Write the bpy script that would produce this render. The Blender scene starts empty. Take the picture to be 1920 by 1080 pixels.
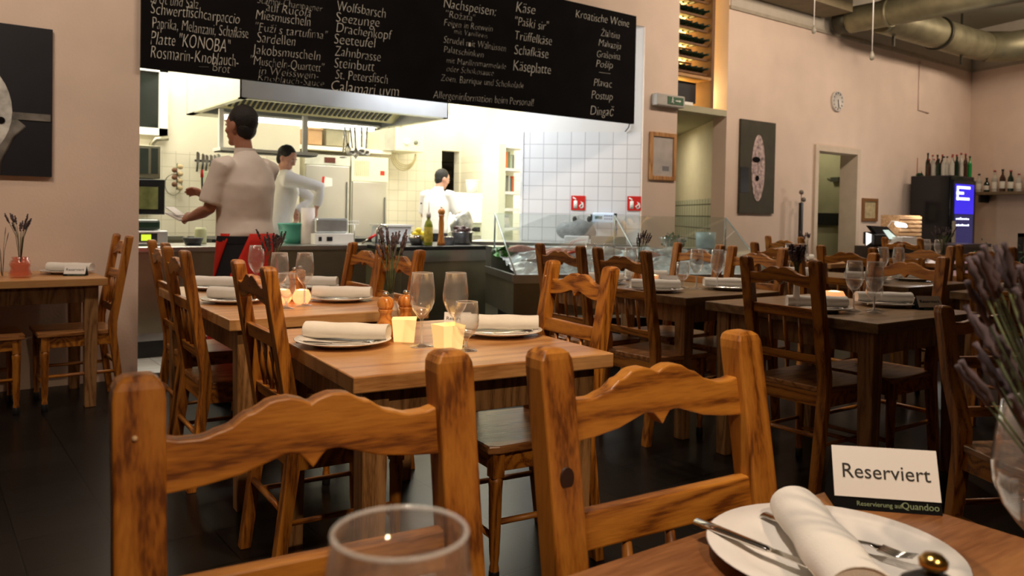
import bpy, bmesh, math, random
from mathutils import Vector, Matrix, noise
random.seed(7)
SC = bpy.context.scene
COL = SC.collection
PI = math.pi
# ------------------------------------------------------------------ camera geometry
FPX = 1500.0; PCX, PCY = 960.0, 430.0; EYE = 1.2
_pit = math.atan(31/FPX); _rol = math.atan(.0185)
_h = Vector((.6, .8, 0)); _r0 = Vector((.8, -.6, 0)); _Z = Vector((0, 0, 1))
FW = math.cos(_pit)*_h - math.sin(_pit)*_Z
_u0 = math.sin(_pit)*_h + math.cos(_pit)*_Z
RT = math.cos(_rol)*_r0 + math.sin(_rol)*_u0
UP = -math.sin(_rol)*_r0 + math.cos(_rol)*_u0
EYEV = Vector((0, 0, EYE))
def ray(px, py): return FW + RT*((px-PCX)/FPX) - UP*((py-PCY)/FPX)
def atY(px, py, Y): d = ray(px, py); return EYEV + d*(Y/d.y)
def atZ(px, py, z): d = ray(px, py); return EYEV + d*((z-EYE)/d.z)
def atD(px, py, D): return EYEV + ray(px, py)*D
def rectY(x0, y0, x1, y1, Y):
    a = atY(x0, (y0+y1)/2, Y); b = atY(x1, (y0+y1)/2, Y)
    m = (x0+x1)/2
    return a.x, b.x, atY(m, y1, Y).z, atY(m, y0, Y).z
cam = bpy.data.cameras.new('camera'); camo = bpy.data.objects.new('camera', cam); COL.objects.link(camo)
cam.sensor_width = 36; cam.lens = FPX/1920*36; cam.shift_y = -110/1920; cam.clip_start = .02; cam.clip_end = 100
M = Matrix((RT, UP, -FW)).transposed().to_4x4(); M.translation = EYEV
camo.matrix_world = M
cam.dof.use_dof = True; cam.dof.focus_distance = 2.0; cam.dof.aperture_fstop = 6.4
SC.camera = camo
SC.view_settings.view_transform = 'Standard'
try: SC.view_settings.look = 'None'
except Exception: pass
SC.view_settings.gamma = 1; SC.view_settings.use_curve_mapping = False
SC.view_settings.exposure = 0.0
# ------------------------------------------------------------------ materials
MATS = {}
def nm(name):
    m = bpy.data.materials.new(name); m.use_nodes = True
    return m, m.node_tree, m.node_tree.nodes['Principled BSDF']
def mat(name, col, rough=.6, metal=0, var=.12, scale=8, bump=0, emit=None, estr=0, trans=0, ior=1.45, sss=0, alpha=1, spec=None, bscale=None):
    if name in MATS: return MATS[name]
    m, nt, b = nm(name)
    b.inputs['Roughness'].default_value = rough; b.inputs['Metallic'].default_value = metal
    b.inputs['IOR'].default_value = ior
    if trans: b.inputs['Transmission Weight'].default_value = trans
    if spec is not None: b.inputs['Specular IOR Level'].default_value = spec
    if sss:
        b.inputs['Subsurface Weight'].default_value = sss; b.inputs['Subsurface Radius'].default_value = (.02, .01, .006)
    tc = nt.nodes.new('ShaderNodeTexCoord'); n = nt.nodes.new('ShaderNodeTexNoise')
    n.inputs['Scale'].default_value = scale; n.inputs['Detail'].default_value = 4
    nt.links.new(tc.outputs['Object'], n.inputs['Vector'])
    r = nt.nodes.new('ShaderNodeValToRGB')
    r.color_ramp.elements[0].position = .3; r.color_ramp.elements[1].position = .7
    r.color_ramp.elements[0].color = tuple(c*(1-var) for c in col[:3])+(1,)
    r.color_ramp.elements[1].color = tuple(min(1, c*(1+var)) for c in col[:3])+(1,)
    nt.links.new(n.outputs['Fac'], r.inputs['Fac']); nt.links.new(r.outputs['Color'], b.inputs['Base Color'])
    if bump:
        n2 = nt.nodes.new('ShaderNodeTexNoise'); n2.inputs['Scale'].default_value = bscale or scale*4
        nt.links.new(tc.outputs['Object'], n2.inputs['Vector'])
        bp = nt.nodes.new('ShaderNodeBump'); bp.inputs['Strength'].default_value = bump; bp.inputs['Distance'].default_value = .01
        nt.links.new(n2.outputs['Fac'], bp.inputs['Height']); nt.links.new(bp.outputs['Normal'], b.inputs['Normal'])
    if emit:
        b.inputs['Emission Color'].default_value = tuple(emit)+(1,); b.inputs['Emission Strength'].default_value = estr
    MATS[name] = m; return m
def wood(name, dark, mid, light, axis='Z', scale=1.0, rough=.42, ring=1.0):
    """ring-porous softwood: stretched, distorted bands along the board"""
    m, nt, b = nm(name)
    N = nt.nodes.new; L = nt.links.new
    tc = N('ShaderNodeTexCoord'); mp = N('ShaderNodeMapping')
    s = {'Z': (7, 7, .8), 'X': (.8, 7, 7), 'Y': (7, .8, 7)}[axis]
    mp.inputs['Scale'].default_value = tuple(v*scale for v in s)
    oi = N('ShaderNodeObjectInfo'); ad = N('ShaderNodeVectorMath'); ad.operation = 'ADD'
    mu = N('ShaderNodeMath'); mu.operation = 'MULTIPLY'; mu.inputs[1].default_value = 7.0
    L(oi.outputs['Random'], mu.inputs[0]); L(tc.outputs['Object'], ad.inputs[0]); L(mu.outputs[0], ad.inputs[1])
    L(ad.outputs[0], mp.inputs['Vector'])
    n0 = N('ShaderNodeTexNoise'); n0.inputs['Scale'].default_value = .9; n0.inputs['Detail'].default_value = 2
    L(mp.outputs[0], n0.inputs['Vector'])
    m1 = N('ShaderNodeMath'); m1.operation = 'MULTIPLY'; m1.inputs[1].default_value = 75*ring
    L(n0.outputs['Fac'], m1.inputs[0])
    sn = N('ShaderNodeMath'); sn.operation = 'SINE'; L(m1.outputs[0], sn.inputs[0])
    mr = N('ShaderNodeMapRange'); mr.inputs['From Min'].default_value = -1; mr.inputs['From Max'].default_value = 1
    L(sn.outputs[0], mr.inputs['Value'])
    n1 = N('ShaderNodeTexNoise'); n1.inputs['Scale'].default_value = 34; n1.inputs['Detail'].default_value = 5
    L(mp.outputs[0], n1.inputs['Vector'])
    mx = N('ShaderNodeMath'); mx.operation = 'MULTIPLY_ADD'; mx.inputs[1].default_value = .36
    L(mr.outputs[0], mx.inputs[0]); 
    m2 = N('ShaderNodeMath'); m2.operation = 'MULTIPLY'; m2.inputs[1].default_value = .66; L(n1.outputs['Fac'], m2.inputs[0])
    L(m2.outputs[0], mx.inputs[2])
    r = N('ShaderNodeValToRGB'); e = r.color_ramp.elements
    e[0].position = .27; e[0].color = dark+(1,); e[1].position = .72; e[1].color = light+(1,)
    q = e.new(.45); q.color = mid+(1,)
    L(mx.outputs[0], r.inputs['Fac']); L(r.outputs['Color'], b.inputs['Base Color'])
    b.inputs['Roughness'].default_value = rough
    bp = N('ShaderNodeBump'); bp.inputs['Strength'].default_value = .25; bp.inputs['Distance'].default_value = .002
    L(mx.outputs[0], bp.inputs['Height']); L(bp.outputs['Normal'], b.inputs['Normal'])
    MATS[name] = m; return m
def tiles(name, col, grout, size, rough=.25, off=0.0, gap=.025, bump=.3, axes='XZ', var=.03, height=None, spec=.5):
    m, nt, b = nm(name); N = nt.nodes.new; L = nt.links.new
    tc = N('ShaderNodeTexCoord'); sp = N('ShaderNodeSeparateXYZ'); L(tc.outputs['Object'], sp.inputs[0])
    cb = N('ShaderNodeCombineXYZ'); L(sp.outputs[axes[0]], cb.inputs['X']); L(sp.outputs[axes[1]], cb.inputs['Y'])
    br = N('ShaderNodeTexBrick'); L(cb.outputs[0], br.inputs['Vector'])
    br.offset = off; br.inputs['Scale'].default_value = 1; br.inputs['Brick Width'].default_value = size
    br.inputs['Row Height'].default_value = height or size; br.inputs['Mortar Size'].default_value = size*gap
    br.inputs['Mortar Smooth'].default_value = .1
    br.inputs['Color1'].default_value = tuple(c*(1-var) for c in col)+(1,); br.inputs['Color2'].default_value = tuple(min(1, c*(1+var)) for c in col)+(1,)
    br.inputs['Mortar'].default_value = grout+(1,)
    L(br.outputs['Color'], b.inputs['Base Color']); b.inputs['Roughness'].default_value = rough; b.inputs['Specular IOR Level'].default_value = spec
    bp = N('ShaderNodeBump'); bp.inputs['Strength'].default_value = bump; bp.inputs['Distance'].default_value = .003; bp.invert = True
    L(br.outputs['Fac'], bp.inputs['Height']); L(bp.outputs['Normal'], b.inputs['Normal'])
    MATS[name] = m; return m
def glass(name, tint=(1, 1, 1), rough=0.0, ior=1.45):
    """thin-walled glass: clear with fresnel reflections"""
    m, nt, b = nm(name); N = nt.nodes.new; L = nt.links.new
    nt.nodes.remove(b); out = nt.nodes['Material Output']
    tr = N('ShaderNodeBsdfTransparent'); tr.inputs[0].default_value = tuple(.97*c for c in tint)+(1,)
    gl = N('ShaderNodeBsdfGlossy'); gl.inputs['Roughness'].default_value = .03+rough; gl.inputs['Color'].default_value = (1, 1, 1, 1)
    fr = N('ShaderNodeLayerWeight'); pw = N('ShaderNodeMath'); pw.operation = 'POWER'; pw.inputs[1].default_value = 2.3; L(fr.outputs['Facing'], pw.inputs[0])
    p2_ = N('ShaderNodeMath'); p2_.operation = 'MULTIPLY_ADD'; p2_.inputs[1].default_value = .45 if name == 'pane_glass' else .85; p2_.inputs[2].default_value = .025; L(pw.outputs[0], p2_.inputs[0])
    n = N('ShaderNodeTexNoise'); n.inputs['Scale'].default_value = 12
    mm = N('ShaderNodeMath'); mm.operation = 'MULTIPLY_ADD'; mm.inputs[1].default_value = .03; L(n.outputs['Fac'], mm.inputs[0]); L(p2_.outputs[0], mm.inputs[2]); mm.use_clamp = True
    mx = N('ShaderNodeMixShader'); L(mm.outputs[0], mx.inputs[0]); L(gl.outputs[0], mx.inputs[2]); L(mx.outputs[0], out.inputs['Surface'])
    df = N('ShaderNodeBsdfDiffuse'); df.inputs[0].default_value = tuple(tint)+(1,); m3 = N('ShaderNodeMixShader'); m3.inputs[0].default_value = {'pane_glass': .02, 'rim_highlight_glass': .42}.get(name, .05)  # white diffuse painted in for bright glass edges, strongest on the rim beads
    L(tr.outputs[0], m3.inputs[1]); L(df.outputs[0], m3.inputs[2]); L(m3.outputs[0], mx.inputs[1])
    MATS[name] = m; return m
def glass_solid(name, tint=(1, 1, 1), rough=0.0, ior=1.45):
    m, nt, b = nm(name)
    b.inputs['Base Color'].default_value = tint+(1,); b.inputs['Roughness'].default_value = rough
    b.inputs['Transmission Weight'].default_value = 1; b.inputs['IOR'].default_value = ior
    N = nt.nodes.new
    n = N('ShaderNodeTexNoise'); n.inputs['Scale'].default_value = 30
    bp = N('ShaderNodeBump'); bp.inputs['Strength'].default_value = .02; nt.links.new(n.outputs['Fac'], bp.inputs['Height'])
    nt.links.new(bp.outputs['Normal'], b.inputs['Normal'])
    MATS[name] = m; return m
wV = wood('chair_wood_upright', (.13, .036, .003), (.33, .112, .011), (.46, .18, .022), 'Z')
wH = wood('chair_wood_rail', (.13, .036, .003), (.34, .117, .011), (.48, .19, .022), 'X')
wY = wood('chair_wood_side', (.13, .036, .003), (.33, .112, .011), (.46, .18, .022), 'Y')
wS = wood('chair_wood_seat', (.16, .055, .015), (.33, .14, .04), (.44, .20, .07), 'Y', rough=.3)
wT = wood('table_wood', (.33, .145, .045), (.47, .23, .08), (.57, .31, .12), 'X', scale=.6, rough=.33, ring=.6)
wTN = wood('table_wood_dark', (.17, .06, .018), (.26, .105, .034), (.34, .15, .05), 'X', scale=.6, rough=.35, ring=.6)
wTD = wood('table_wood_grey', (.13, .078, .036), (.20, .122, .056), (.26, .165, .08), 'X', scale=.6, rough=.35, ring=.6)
wTE = wood('table_leg_wood', (.14, .065, .02), (.26, .13, .045), (.34, .18, .07), 'Z', rough=.45)
wO = wood('mill_wood', (.40, .12, .02), (.55, .20, .04), (.65, .27, .06), 'Z', scale=2, rough=.25)
wPale = wood('pale_wood', (.5, .28, .13), (.65, .4, .2), (.75, .5, .28), 'X')
wFrame = wood('frame_wood', (.30, .13, .04), (.48, .24, .08), (.56, .30, .12), 'Z')
plaster = mat('warm_plaster', (.70, .56, .45), .85, var=.05, scale=2.5, bump=.15, bscale=60)
kplaster = mat('kitchen_plaster', (.82, .76, .60), .8, var=.03, scale=3)
kwhite = mat('white_plaster', (.78, .77, .74), .8, var=.03, scale=3)
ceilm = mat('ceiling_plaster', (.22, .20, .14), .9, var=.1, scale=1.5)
tileW = tiles('white_wall_tiles', (.80, .81, .82), (.50, .50, .52), .15)
tileC = tiles('cream_wall_tiles', (.84, .78, .62), (.62, .57, .42), .15)
tileG = tiles('passage_tiles', (.60, .59, .45), (.16, .16, .12), .15, gap=.06)
floorM = tiles('dark_floor_tiles', (.008, .007, .006), (.002, .002, .002), .30, rough=.28, spec=.14, axes='XY', gap=.012, var=.25)
kfloor = tiles('pale_kitchen_floor', (.62, .63, .62), (.3, .3, .3), .30, rough=.4, axes='XY', gap=.015)
steel = mat('brushed_steel', (.62, .62, .60), .28, 1, var=.08, scale=6)
steelD = mat('counter_steel', (.36, .34, .25), .38, 1, var=.12, scale=4)
steelS = mat('polished_steel', (.72, .71, .68), .15, 1, var=.03)
duct = mat('galvanised_duct', (.25, .23, .14), .5, .7, var=.25, scale=5)
blackm = mat('black_plastic', (.012, .012, .013), .45, var=.1)
blackg = mat('black_gloss', (.01, .01, .012), .12, var=.1)
slate = mat('chalkboard_black', (.007, .006, .006), .95, spec=.1, var=.2, scale=5)
chalk = mat('chalk_white', (.62, .60, .52), .95, var=.25, scale=60)
whitep = mat('white_porcelain', (.80, .77, .72), .12, var=.02)
napk = mat('napkin_cloth', (.80, .77, .70), .95, var=.03, scale=20, bump=.2, bscale=500)
whiteb = mat('white_box_paint', (.85, .85, .80), .5, var=.03)
cream = mat('cream_enamel', (.85, .80, .55), .45, var=.03)
gcl = glass('clear_glass'); grim = glass('rim_highlight_glass'); gpane = glass('pane_glass', (.93, .97, .96))
ggreen = glass('green_glass', (.05, .35, .08)); 
bottleG = mat('dark_green_bottle', (.008, .022, .012), .15, var=.2)
bottleB = mat('brown_bottle', (.05, .022, .012), .15, var=.2)
bottleGr = mat('bright_green_bottle', (.02, .22, .05), .15, var=.2)
bottleC = mat('clear_bottle', (.45, .42, .35), .12, var=.2)
labelm = mat('paper_label', (.65, .62, .52), .8, var=.1)
paper = mat('white_card', (.80, .78, .74), .8, var=.02)
ink = mat('black_ink', (.02, .02, .02), .7, var=.1)
lav = mat('lavender_flower', (.090, .066, .074), .95, var=.45, scale=60)
stemm = mat('dry_stem', (.10, .12, .055), .9, var=.3, scale=40)
skinm = mat('skin', (.42, .19, .115), .55, var=.08, scale=12, sss=.1)
skinL = mat('skin_light', (.58, .30, .22), .55, var=.06, scale=12, sss=.1)
hairm = mat('dark_hair', (.010, .008, .007), .6, var=.4, scale=50, bump=.6, bscale=150)
shirtm = mat('white_shirt', (.80, .73, .66), .9, var=.03, scale=9, bump=.25, bscale=14)
chefm = mat('white_chef_coat', (.80, .77, .76), .9, var=.03, scale=9, bump=.25, bscale=16)
apr = mat('red_apron_cloth', (.56, .018, .008), .85, var=.12, scale=6, bump=.35, bscale=18)
trou = mat('black_trousers', (.012, .012, .016), .9, var=.15)
redp = mat('red_paint', (.62, .02, .015), .4, var=.05)
brass = mat('brass', (.75, .48, .14), .2, 1, var=.1)
# ------------------------------------------------------------------ mesh helpers
def NB(): return bmesh.new()
def T(x=0, y=0, z=0): return Matrix.Translation((x, y, z))
def Rz(a): return Matrix.Rotation(a, 4, 'Z')
def Rx(a): return Matrix.Rotation(a, 4, 'X')
def Ry(a): return Matrix.Rotation(a, 4, 'Y')
def box(bm, x0, x1, y0, y1, z0, z1, mx=None, mi=0):
    vs = [Vector((x, y, z)) for x in (x0, x1) for y in (y0, y1) for z in (z0, z1)]
    if mx is not None: vs = [mx @ v for v in vs]
    v = [bm.verts.new(p) for p in vs]
    for f in ((0, 1, 3, 2), (4, 6, 7, 5), (0, 4, 5, 1), (2, 3, 7, 6), (0, 2, 6, 4), (1, 5, 7, 3)):
        fa = bm.faces.new([v[i] for i in f]); fa.material_index = mi
    return bm
def rings(bm, rs, close=True, cap=True, mi=0, sm=True):
    """rs: list of lists of points; joins consecutive rings"""
    V = [[bm.verts.new(p) for p in r] for r in rs]; n = len(V[0])
    for a, b in zip(V, V[1:]):
        for i in range(n if close else n-1):
            j = (i+1) % n
            f = bm.faces.new((a[i], a[j], b[j], b[i])); f.smooth = sm; f.material_index = mi
    if cap and close:
        for r in (list(reversed(V[0])), V[-1]):
            try: f = bm.faces.new(r); f.material_index = mi
            except Exception: pass
    return V
def lathe(bm, prof, seg=24, mx=None, mi=0, cap=True):
    rs = []
    for r, z in prof:
        ring = [Vector((max(r, 1e-5)*math.cos(2*PI*i/seg), max(r, 1e-5)*math.sin(2*PI*i/seg), z)) for i in range(seg)]
        if mx is not None: ring = [mx @ p for p in ring]
        rs.append(ring)
    rings(bm, rs, True, cap, mi); return bm
def tube(bm, pts, rad, seg=8, mi=0, flat=1.0, side=None, cap=True):
    pts = [Vector(p) for p in pts]; n = len(pts)
    if not hasattr(rad, '__len__'): rad = [rad]*n
    rs = []; prev = None
    for i, p in enumerate(pts):
        t = (pts[min(i+1, n-1)]-pts[max(i-1, 0)])
        t = t.normalized() if t.length > 1e-9 else Vector((0, 0, 1))
        if side is not None: a = Vector(side) - t*t.dot(Vector(side))
        elif prev is not None: a = prev - t*t.dot(prev)
        else: a = t.orthogonal()
        if a.length < 1e-6: a = t.orthogonal()
        a.normalize(); prev = a; b = t.cross(a)
        r = rad[i]; ra, rb = (r if isinstance(r, tuple) else (r, r*flat))
        rs.append([p + a*ra*math.cos(2*PI*k/seg) + b*rb*math.sin(2*PI*k/seg) for k in range(seg)])
    rings(bm, rs, True, cap, mi); return bm
def ell(bm, c, r, seg=16, rg=10, mx=None, mi=0):
    c = Vector(c); rs = []
    for j in range(rg+1):
        th = PI*j/rg
        rs.append([Vector((max(math.sin(th), 1e-4)*r[0]*math.cos(2*PI*i/seg), max(math.sin(th), 1e-4)*r[1]*math.sin(2*PI*i/seg), -r[2]*math.cos(th))) for i in range(seg)])
    rs = [[c + ((mx @ p) if mx is not None else p) for p in q] for q in rs]
    rings(bm, rs, True, True, mi); return bm
def prism(bm, pts, f, mi=0, sm=False):
    """pts: 2D outline; f(u,v,side) -> 3D for side 0/1"""
    a = [bm.verts.new(f(u, v, 0)) for u, v in pts]; b = [bm.verts.new(f(u, v, 1)) for u, v in pts]
    n = len(pts)
    for i in range(n):
        j = (i+1) % n; fa = bm.faces.new((a[i], a[j], b[j], b[i])); fa.material_index = mi; fa.smooth = sm
    bm.faces.new(list(reversed(a))).material_index = mi; bm.faces.new(b).material_index = mi
    return bm
def sweep(bm, secs, mi=0, mx=None):
    """secs: (x,y,z,hx,hy) axis-aligned rectangular sections stacked in z"""
    rs = []
    for x, y, z, hx, hy in secs:
        q = [Vector((x-hx, y-hy, z)), Vector((x+hx, y-hy, z)), Vector((x+hx, y+hy, z)), Vector((x-hx, y+hy, z))]
        rs.append([mx @ p for p in q] if mx is not None else q)
    rings(bm, rs, True, True, mi, False); return bm
def obj(name, bm, mats, parent=None, bevel=0, smooth=None, loc=None, rz=0):
    bmesh.ops.recalc_face_normals(bm, faces=bm.faces[:])
    me = bpy.data.meshes.new(name); bm.to_mesh(me); bm.free()
    if not isinstance(mats, (list, tuple)): mats = [mats]
    for m in mats: me.materials.append(m)
    if smooth is not None:
        for p in me.polygons: p.use_smooth = smooth
    o = bpy.data.objects.new(name, me); COL.objects.link(o)
    if parent is not None: o.parent = parent
    if loc is not None: o.location = loc
    if rz: o.rotation_euler = (0, 0, rz)
    if bevel:
        b = o.modifiers.new('bevel', 'BEVEL'); b.width = bevel; b.segments = 2; b.limit_method = 'ANGLE'; b.angle_limit = .6
    return o
def tag(o, label, cat, group=None):
    o['label'] = label; o['category'] = cat
    if group: o['group'] = group
    return o
def thing(name, label, cat, loc=(0, 0, 0), rz=0, group=None):
    o = bpy.data.objects.new(name, None); o.empty_display_size = .1; COL.objects.link(o)
    o.location = loc; o.rotation_euler = (0, 0, rz); return tag(o, label, cat, group)
def struct(name, bm, m, parent=None, **k):
    o = obj(name, bm, m, parent, **k)
    if parent is None: o['kind'] = 'structure'
    return o
def dup(root, loc, rz=0, label=None, group=None, rot=None):
    r = root.copy(); COL.objects.link(r); r.location = loc
    r.rotation_euler = rot if rot is not None else (0, 0, rz)
    if label: r['label'] = label
    if group: r['group'] = group
    for ch in list(root.children):
        c = ch.copy(); COL.objects.link(c); c.parent = r
        for g in list(ch.children):
            d = g.copy(); COL.objects.link(d); d.parent = c
    return r
_font_cache = {}
def text_verts(bm, s, mx, size=.05, shear=0., offset=0., align='LEFT', mi=0, wob=0., thick=.001, space=1.0, fit=None):
    cu = bpy.data.curves.new('txt', 'FONT'); cu.body = s; cu.size = size; cu.shear = shear; cu.offset = offset
    cu.align_x = align; cu.extrude = thick; cu.resolution_u = 3; cu.space_character = space
    to = bpy.data.objects.new('txt', cu); COL.objects.link(to)
    dg = bpy.context.evaluated_depsgraph_get(); dg.update()
    me = bpy.data.meshes.new_from_object(to.evaluated_get(dg))
    bpy.data.objects.remove(to); bpy.data.curves.remove(cu)
    n0 = len(bm.verts); f0 = len(bm.faces)
    bm.from_mesh(me); bpy.data.meshes.remove(me)
    bm.verts.ensure_lookup_table(); bm.faces.ensure_lookup_table()
    sd = random.random()*50
    bad = [v for v in bm.verts[n0:] if not (abs(v.co.y) < 3*size and abs(v.co.x) < 60*size)]
    if bad: bmesh.ops.delete(bm, geom=bad, context='VERTS'); bm.verts.ensure_lookup_table(); bm.faces.ensure_lookup_table()
    kx = 1.0
    if fit:
        wd = max(v.co.x for v in bm.verts[n0:])-min(v.co.x for v in bm.verts[n0:]); kx = fit/max(wd, 1e-4)
        for v in bm.verts[n0:]: v.co.x *= kx
    for v in bm.verts[n0:]:
        p = v.co.copy()
        if wob:
            q = noise.noise_vector(Vector((p.x/size*1.3+sd, p.y/size*1.3, sd)))
            p.x += q.x*wob*size; p.y += q.y*wob*size
        v.co = mx @ p
    for f in bm.faces[f0:]: f.material_index = mi
# ------------------------------------------------------------------ THE SETTING
WY = 6.0
def bx(name, m, *a, parent=None, **k):
    return struct(name, box(NB(), *a), m, parent, **k)
b = NB(); box(b, -3, 14.2, -4.8, 6.12, -.1, 0); struct('floor', b, floorM)
b = NB(); box(b, .2, 6.95, 6.12, 10.4, -.1, .0); struct('floor_kitchen', b, kfloor)
b = NB(); box(b, 6.95, 12, 6.12, 13, -.1, .0); struct('floor_passage', b, floorM)
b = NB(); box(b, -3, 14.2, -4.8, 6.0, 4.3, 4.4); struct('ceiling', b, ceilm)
wl = NB(); box(wl, -3, 1.259, WY, WY+.25, 0, 4.3); struct('wall_left_front', wl, plaster)
bx('wall_header', plaster, 1.259, 6.22, WY, WY+.25, 3.2, 4.3)
bx('wall_pier', plaster, 6.22, 6.75, WY, WY+.25, 0, 4.3)
b = NB()
box(b, 7.6, 9.45, WY, WY+.2, 0, 4.3); box(b, 9.45, 10.41, WY, WY+.2, 2.10, 4.3); box(b, 10.41, 13.9, WY, WY+.2, 0, 4.3)
struct('wall_back', b, plaster)
b = NB(); d = Vector((-.28, -.96, 0)); n = Vector((.96, -.28, 0)); p0 = Vector((13.8, 6, 0))
prism(b, [(0, 0), (11.4, 0), (11.4, 4.3), (0, 4.3)], lambda u, v, s: p0 + d*u + n*(.2*s) + _Z*v); struct('wall_right', b, plaster)
bx('wall_left', plaster, -3.2, -3, -4.8, 6.25, 0, 4.3)
bx('wall_rear', plaster, -3, 11.2, -5, -4.8, 0, 4.3)
# cove ledge under the ceiling
b = NB(); box(b, 7.6, 13.8, WY-.025, WY, 3.62, 3.66); struct('trim_1', b, mat('ledge_paint', (.38, .33, .25), .8))
b = NB(); prism(b, [(0, 3.62), (11.0, 3.62), (11.0, 3.66), (0, 3.66)], lambda u, v, s: p0 + d*u - n*(.025*s) + _Z*v); struct('trim_2', b, MATS['ledge_paint'])
up_m = mat('upper_wall_paint', (.50, .45, .36), .85, var=.05)
bx('wall_cove', up_m, 7.62, 13.75, WY-.012, WY-.002, 3.66, 4.3)
b = NB(); prism(b, [(0, 3.66), (11.0, 3.66), (11.0, 4.3), (0, 4.3)], lambda u, v, s: p0 + d*u - n*(.002+.01*s) + _Z*v); struct('wall_cove_right', b, up_m)
# lit ceiling coffer between the ducts
# door in the back wall
dr = struct('door_1', NB() and box(NB(), 9.39, 9.465, WY-.03, WY+.23, 0, 2.16), mat('door_paint', (.60, .50, .38), .6, var=.05))
b = NB(); box(b, 10.395, 10.47, WY-.03, WY+.23, 0, 2.16); box(b, 9.465, 10.395, WY-.03, WY+.23, 2.085, 2.16); obj('door_frame', b, MATS['door_paint'], dr)
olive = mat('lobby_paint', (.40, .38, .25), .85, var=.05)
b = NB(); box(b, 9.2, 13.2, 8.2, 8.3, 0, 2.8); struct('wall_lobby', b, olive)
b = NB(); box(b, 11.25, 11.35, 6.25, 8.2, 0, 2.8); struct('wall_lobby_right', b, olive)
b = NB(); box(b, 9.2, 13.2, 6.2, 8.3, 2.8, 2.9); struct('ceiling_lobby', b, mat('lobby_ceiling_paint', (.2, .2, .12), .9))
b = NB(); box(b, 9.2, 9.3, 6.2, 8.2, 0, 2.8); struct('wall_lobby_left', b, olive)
x0, x1, z0, z1 = rectY(1529, 400, 1574, 423, 8.0)
t = tag(obj('wall_screen', box(NB(), 11.19, 11.248, 6.73, 7.13, 1.10, 1.285), blackm, None), 'flat black screen on the lobby wall seen through the doorway', 'screen')
x0, x1, z0, z1 = rectY(1562, 333, 1580, 343, 8.0)
t = thing('door_closer', 'small dark door closer high behind the doorway', 'door closer', (11.20, 6.72, 1.76), PI/2)
obj('body', box(NB(), 0, .13, -.045, .03, 0, .07), mat('closer_metal', (.1, .1, .08), .4, .5), t)
obj('arm', tube(NB(), [(.1, -.03, .03), (.22, -.04, .05)], .015), steel, t)
# passage between pier and back wall
P0 = atD(1345, 400, 9.45); dv = Vector((.6, .8, 0))
b = NB(); q0 = Vector((P0.x, P0.y, 0)); nn = Vector((.8, -.6, 0))
prism(b, [(-.15, 0), (4.5, 0), (4.5, 1.42), (-.15, 1.42)], lambda u, v, s: q0 + dv*u + nn*(.15*s) + _Z*v)
# tile pattern runs along the slanted wall, so the object is rotated
def slant_wall(name, base, direc, length, z0, z1, th, m, parent=None):
    ang = math.atan2(direc.y, direc.x); b = NB(); box(b, 0, length, -th, 0, z0, z1)
    o = struct(name, b, m, parent); o.location = (base.x, base.y, 0); o.rotation_euler = (0, 0, ang); return o
slant_wall('wall_passage_tiled', q0, dv, 4.6, 0, 1.42, .15, tileG)
slant_wall('wall_passage', q0, dv, 4.6, 1.42, 2.37, .14, mat('passage_plaster', (.60, .53, .38), .85, var=.04))
slant_wall('wall_passage_left', Vector((6.95, 7.05, 0)), dv, 4.2, 0, 2.37, .1, MATS['passage_plaster'])
bx('wall_passage_front', MATS['passage_plaster'], 6.71, 6.77, 6.25, 6.84, 0, 2.37)
slant_wall('wall_passage_end', Vector((9.4, 10.0, 0)), Vector((.8, -.6, 0)), 1.2, 0, 2.37, -.1, MATS['passage_plaster'])
b = NB(); prism(b, [(6.75, 6.0), (7.6, 6.0), (10.9, 10.3), (9.4, 10.4), (6.9, 7.05), (6.75, 7.0)], lambda u, v, s: Vector((u, v, 2.37+.07*s))); struct('ceiling_passage', b, mat('soffit_paint', (.42, .40, .27), .9, var=.04))
# niche with the wine rack above the passage
bx('wall_niche_back', mat('niche_paint', (.80, .66, .38), .8), 6.75, 7.6, 6.75, 6.8, 2.44, 4.3)
bx('wall_niche_side', MATS['niche_paint'], 7.6, 7.65, 6.2, 6.8, 2.44, 4.3)
bx('wall_niche_left', MATS['niche_paint'], 6.70, 6.75, 6.25, 6.8, 2.44, 4.3)
bx('ceiling_niche', MATS['niche_paint'], 6.75, 7.6, 6.0, 6.8, 4.3, 4.36)
# kitchen shell
kb = 10.4
bx('wall_kitchen_left', kplaster, .2, .35, 6.25, 9.6, 0, 3.3)
bx('wall_kitchen_window', kplaster, .2, 3.77, 9.6, 9.75, 1.83, 3.3)
bx('wall_kitchen_tiled', tileC, .2, 3.77, 9.6, 9.75, 0, 1.83)
bx('wall_kitchen_return', kplaster, 3.77, 3.87, 9.6, 10.4, 0, 3.3)
b = NB(); box(b, 3.77, 6.44, kb, kb+.15, 2.05, 3.3); box(b, 6.44, 6.76, kb, kb+.15, 2.13, 3.3); box(b, 6.76, 6.95, kb, kb+.15, 2.05, 3.3); struct('wall_kitchen_back', b, kplaster)
b = NB(); box(b, 3.77, 6.44, kb, kb+.15, 0, 2.05); box(b, 6.76, 6.95, kb, kb+.15, 0, 2.05); struct('wall_kitchen_back_tiled', b, tileC)
bx('wall_kitchen_right', tileC, 6.78, 6.9, 6.85, 10.4, 0, 2.05); bx('wall_kitchen_right_upper', kplaster, 6.78, 6.9, 6.85, 10.4, 2.05, 3.3); bx('wall_kitchen_right_front', kwhite, 6.58, 6.68, 6.25, 6.85, 0, 3.3)
bx('ceiling_kitchen', kwhite, .2, 6.68, 6.2, 6.85, 3.3, 3.4); bx('ceiling_kitchen_rear', kwhite, .2, 6.9, 6.85, 10.6, 3.3, 3.4)
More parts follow.
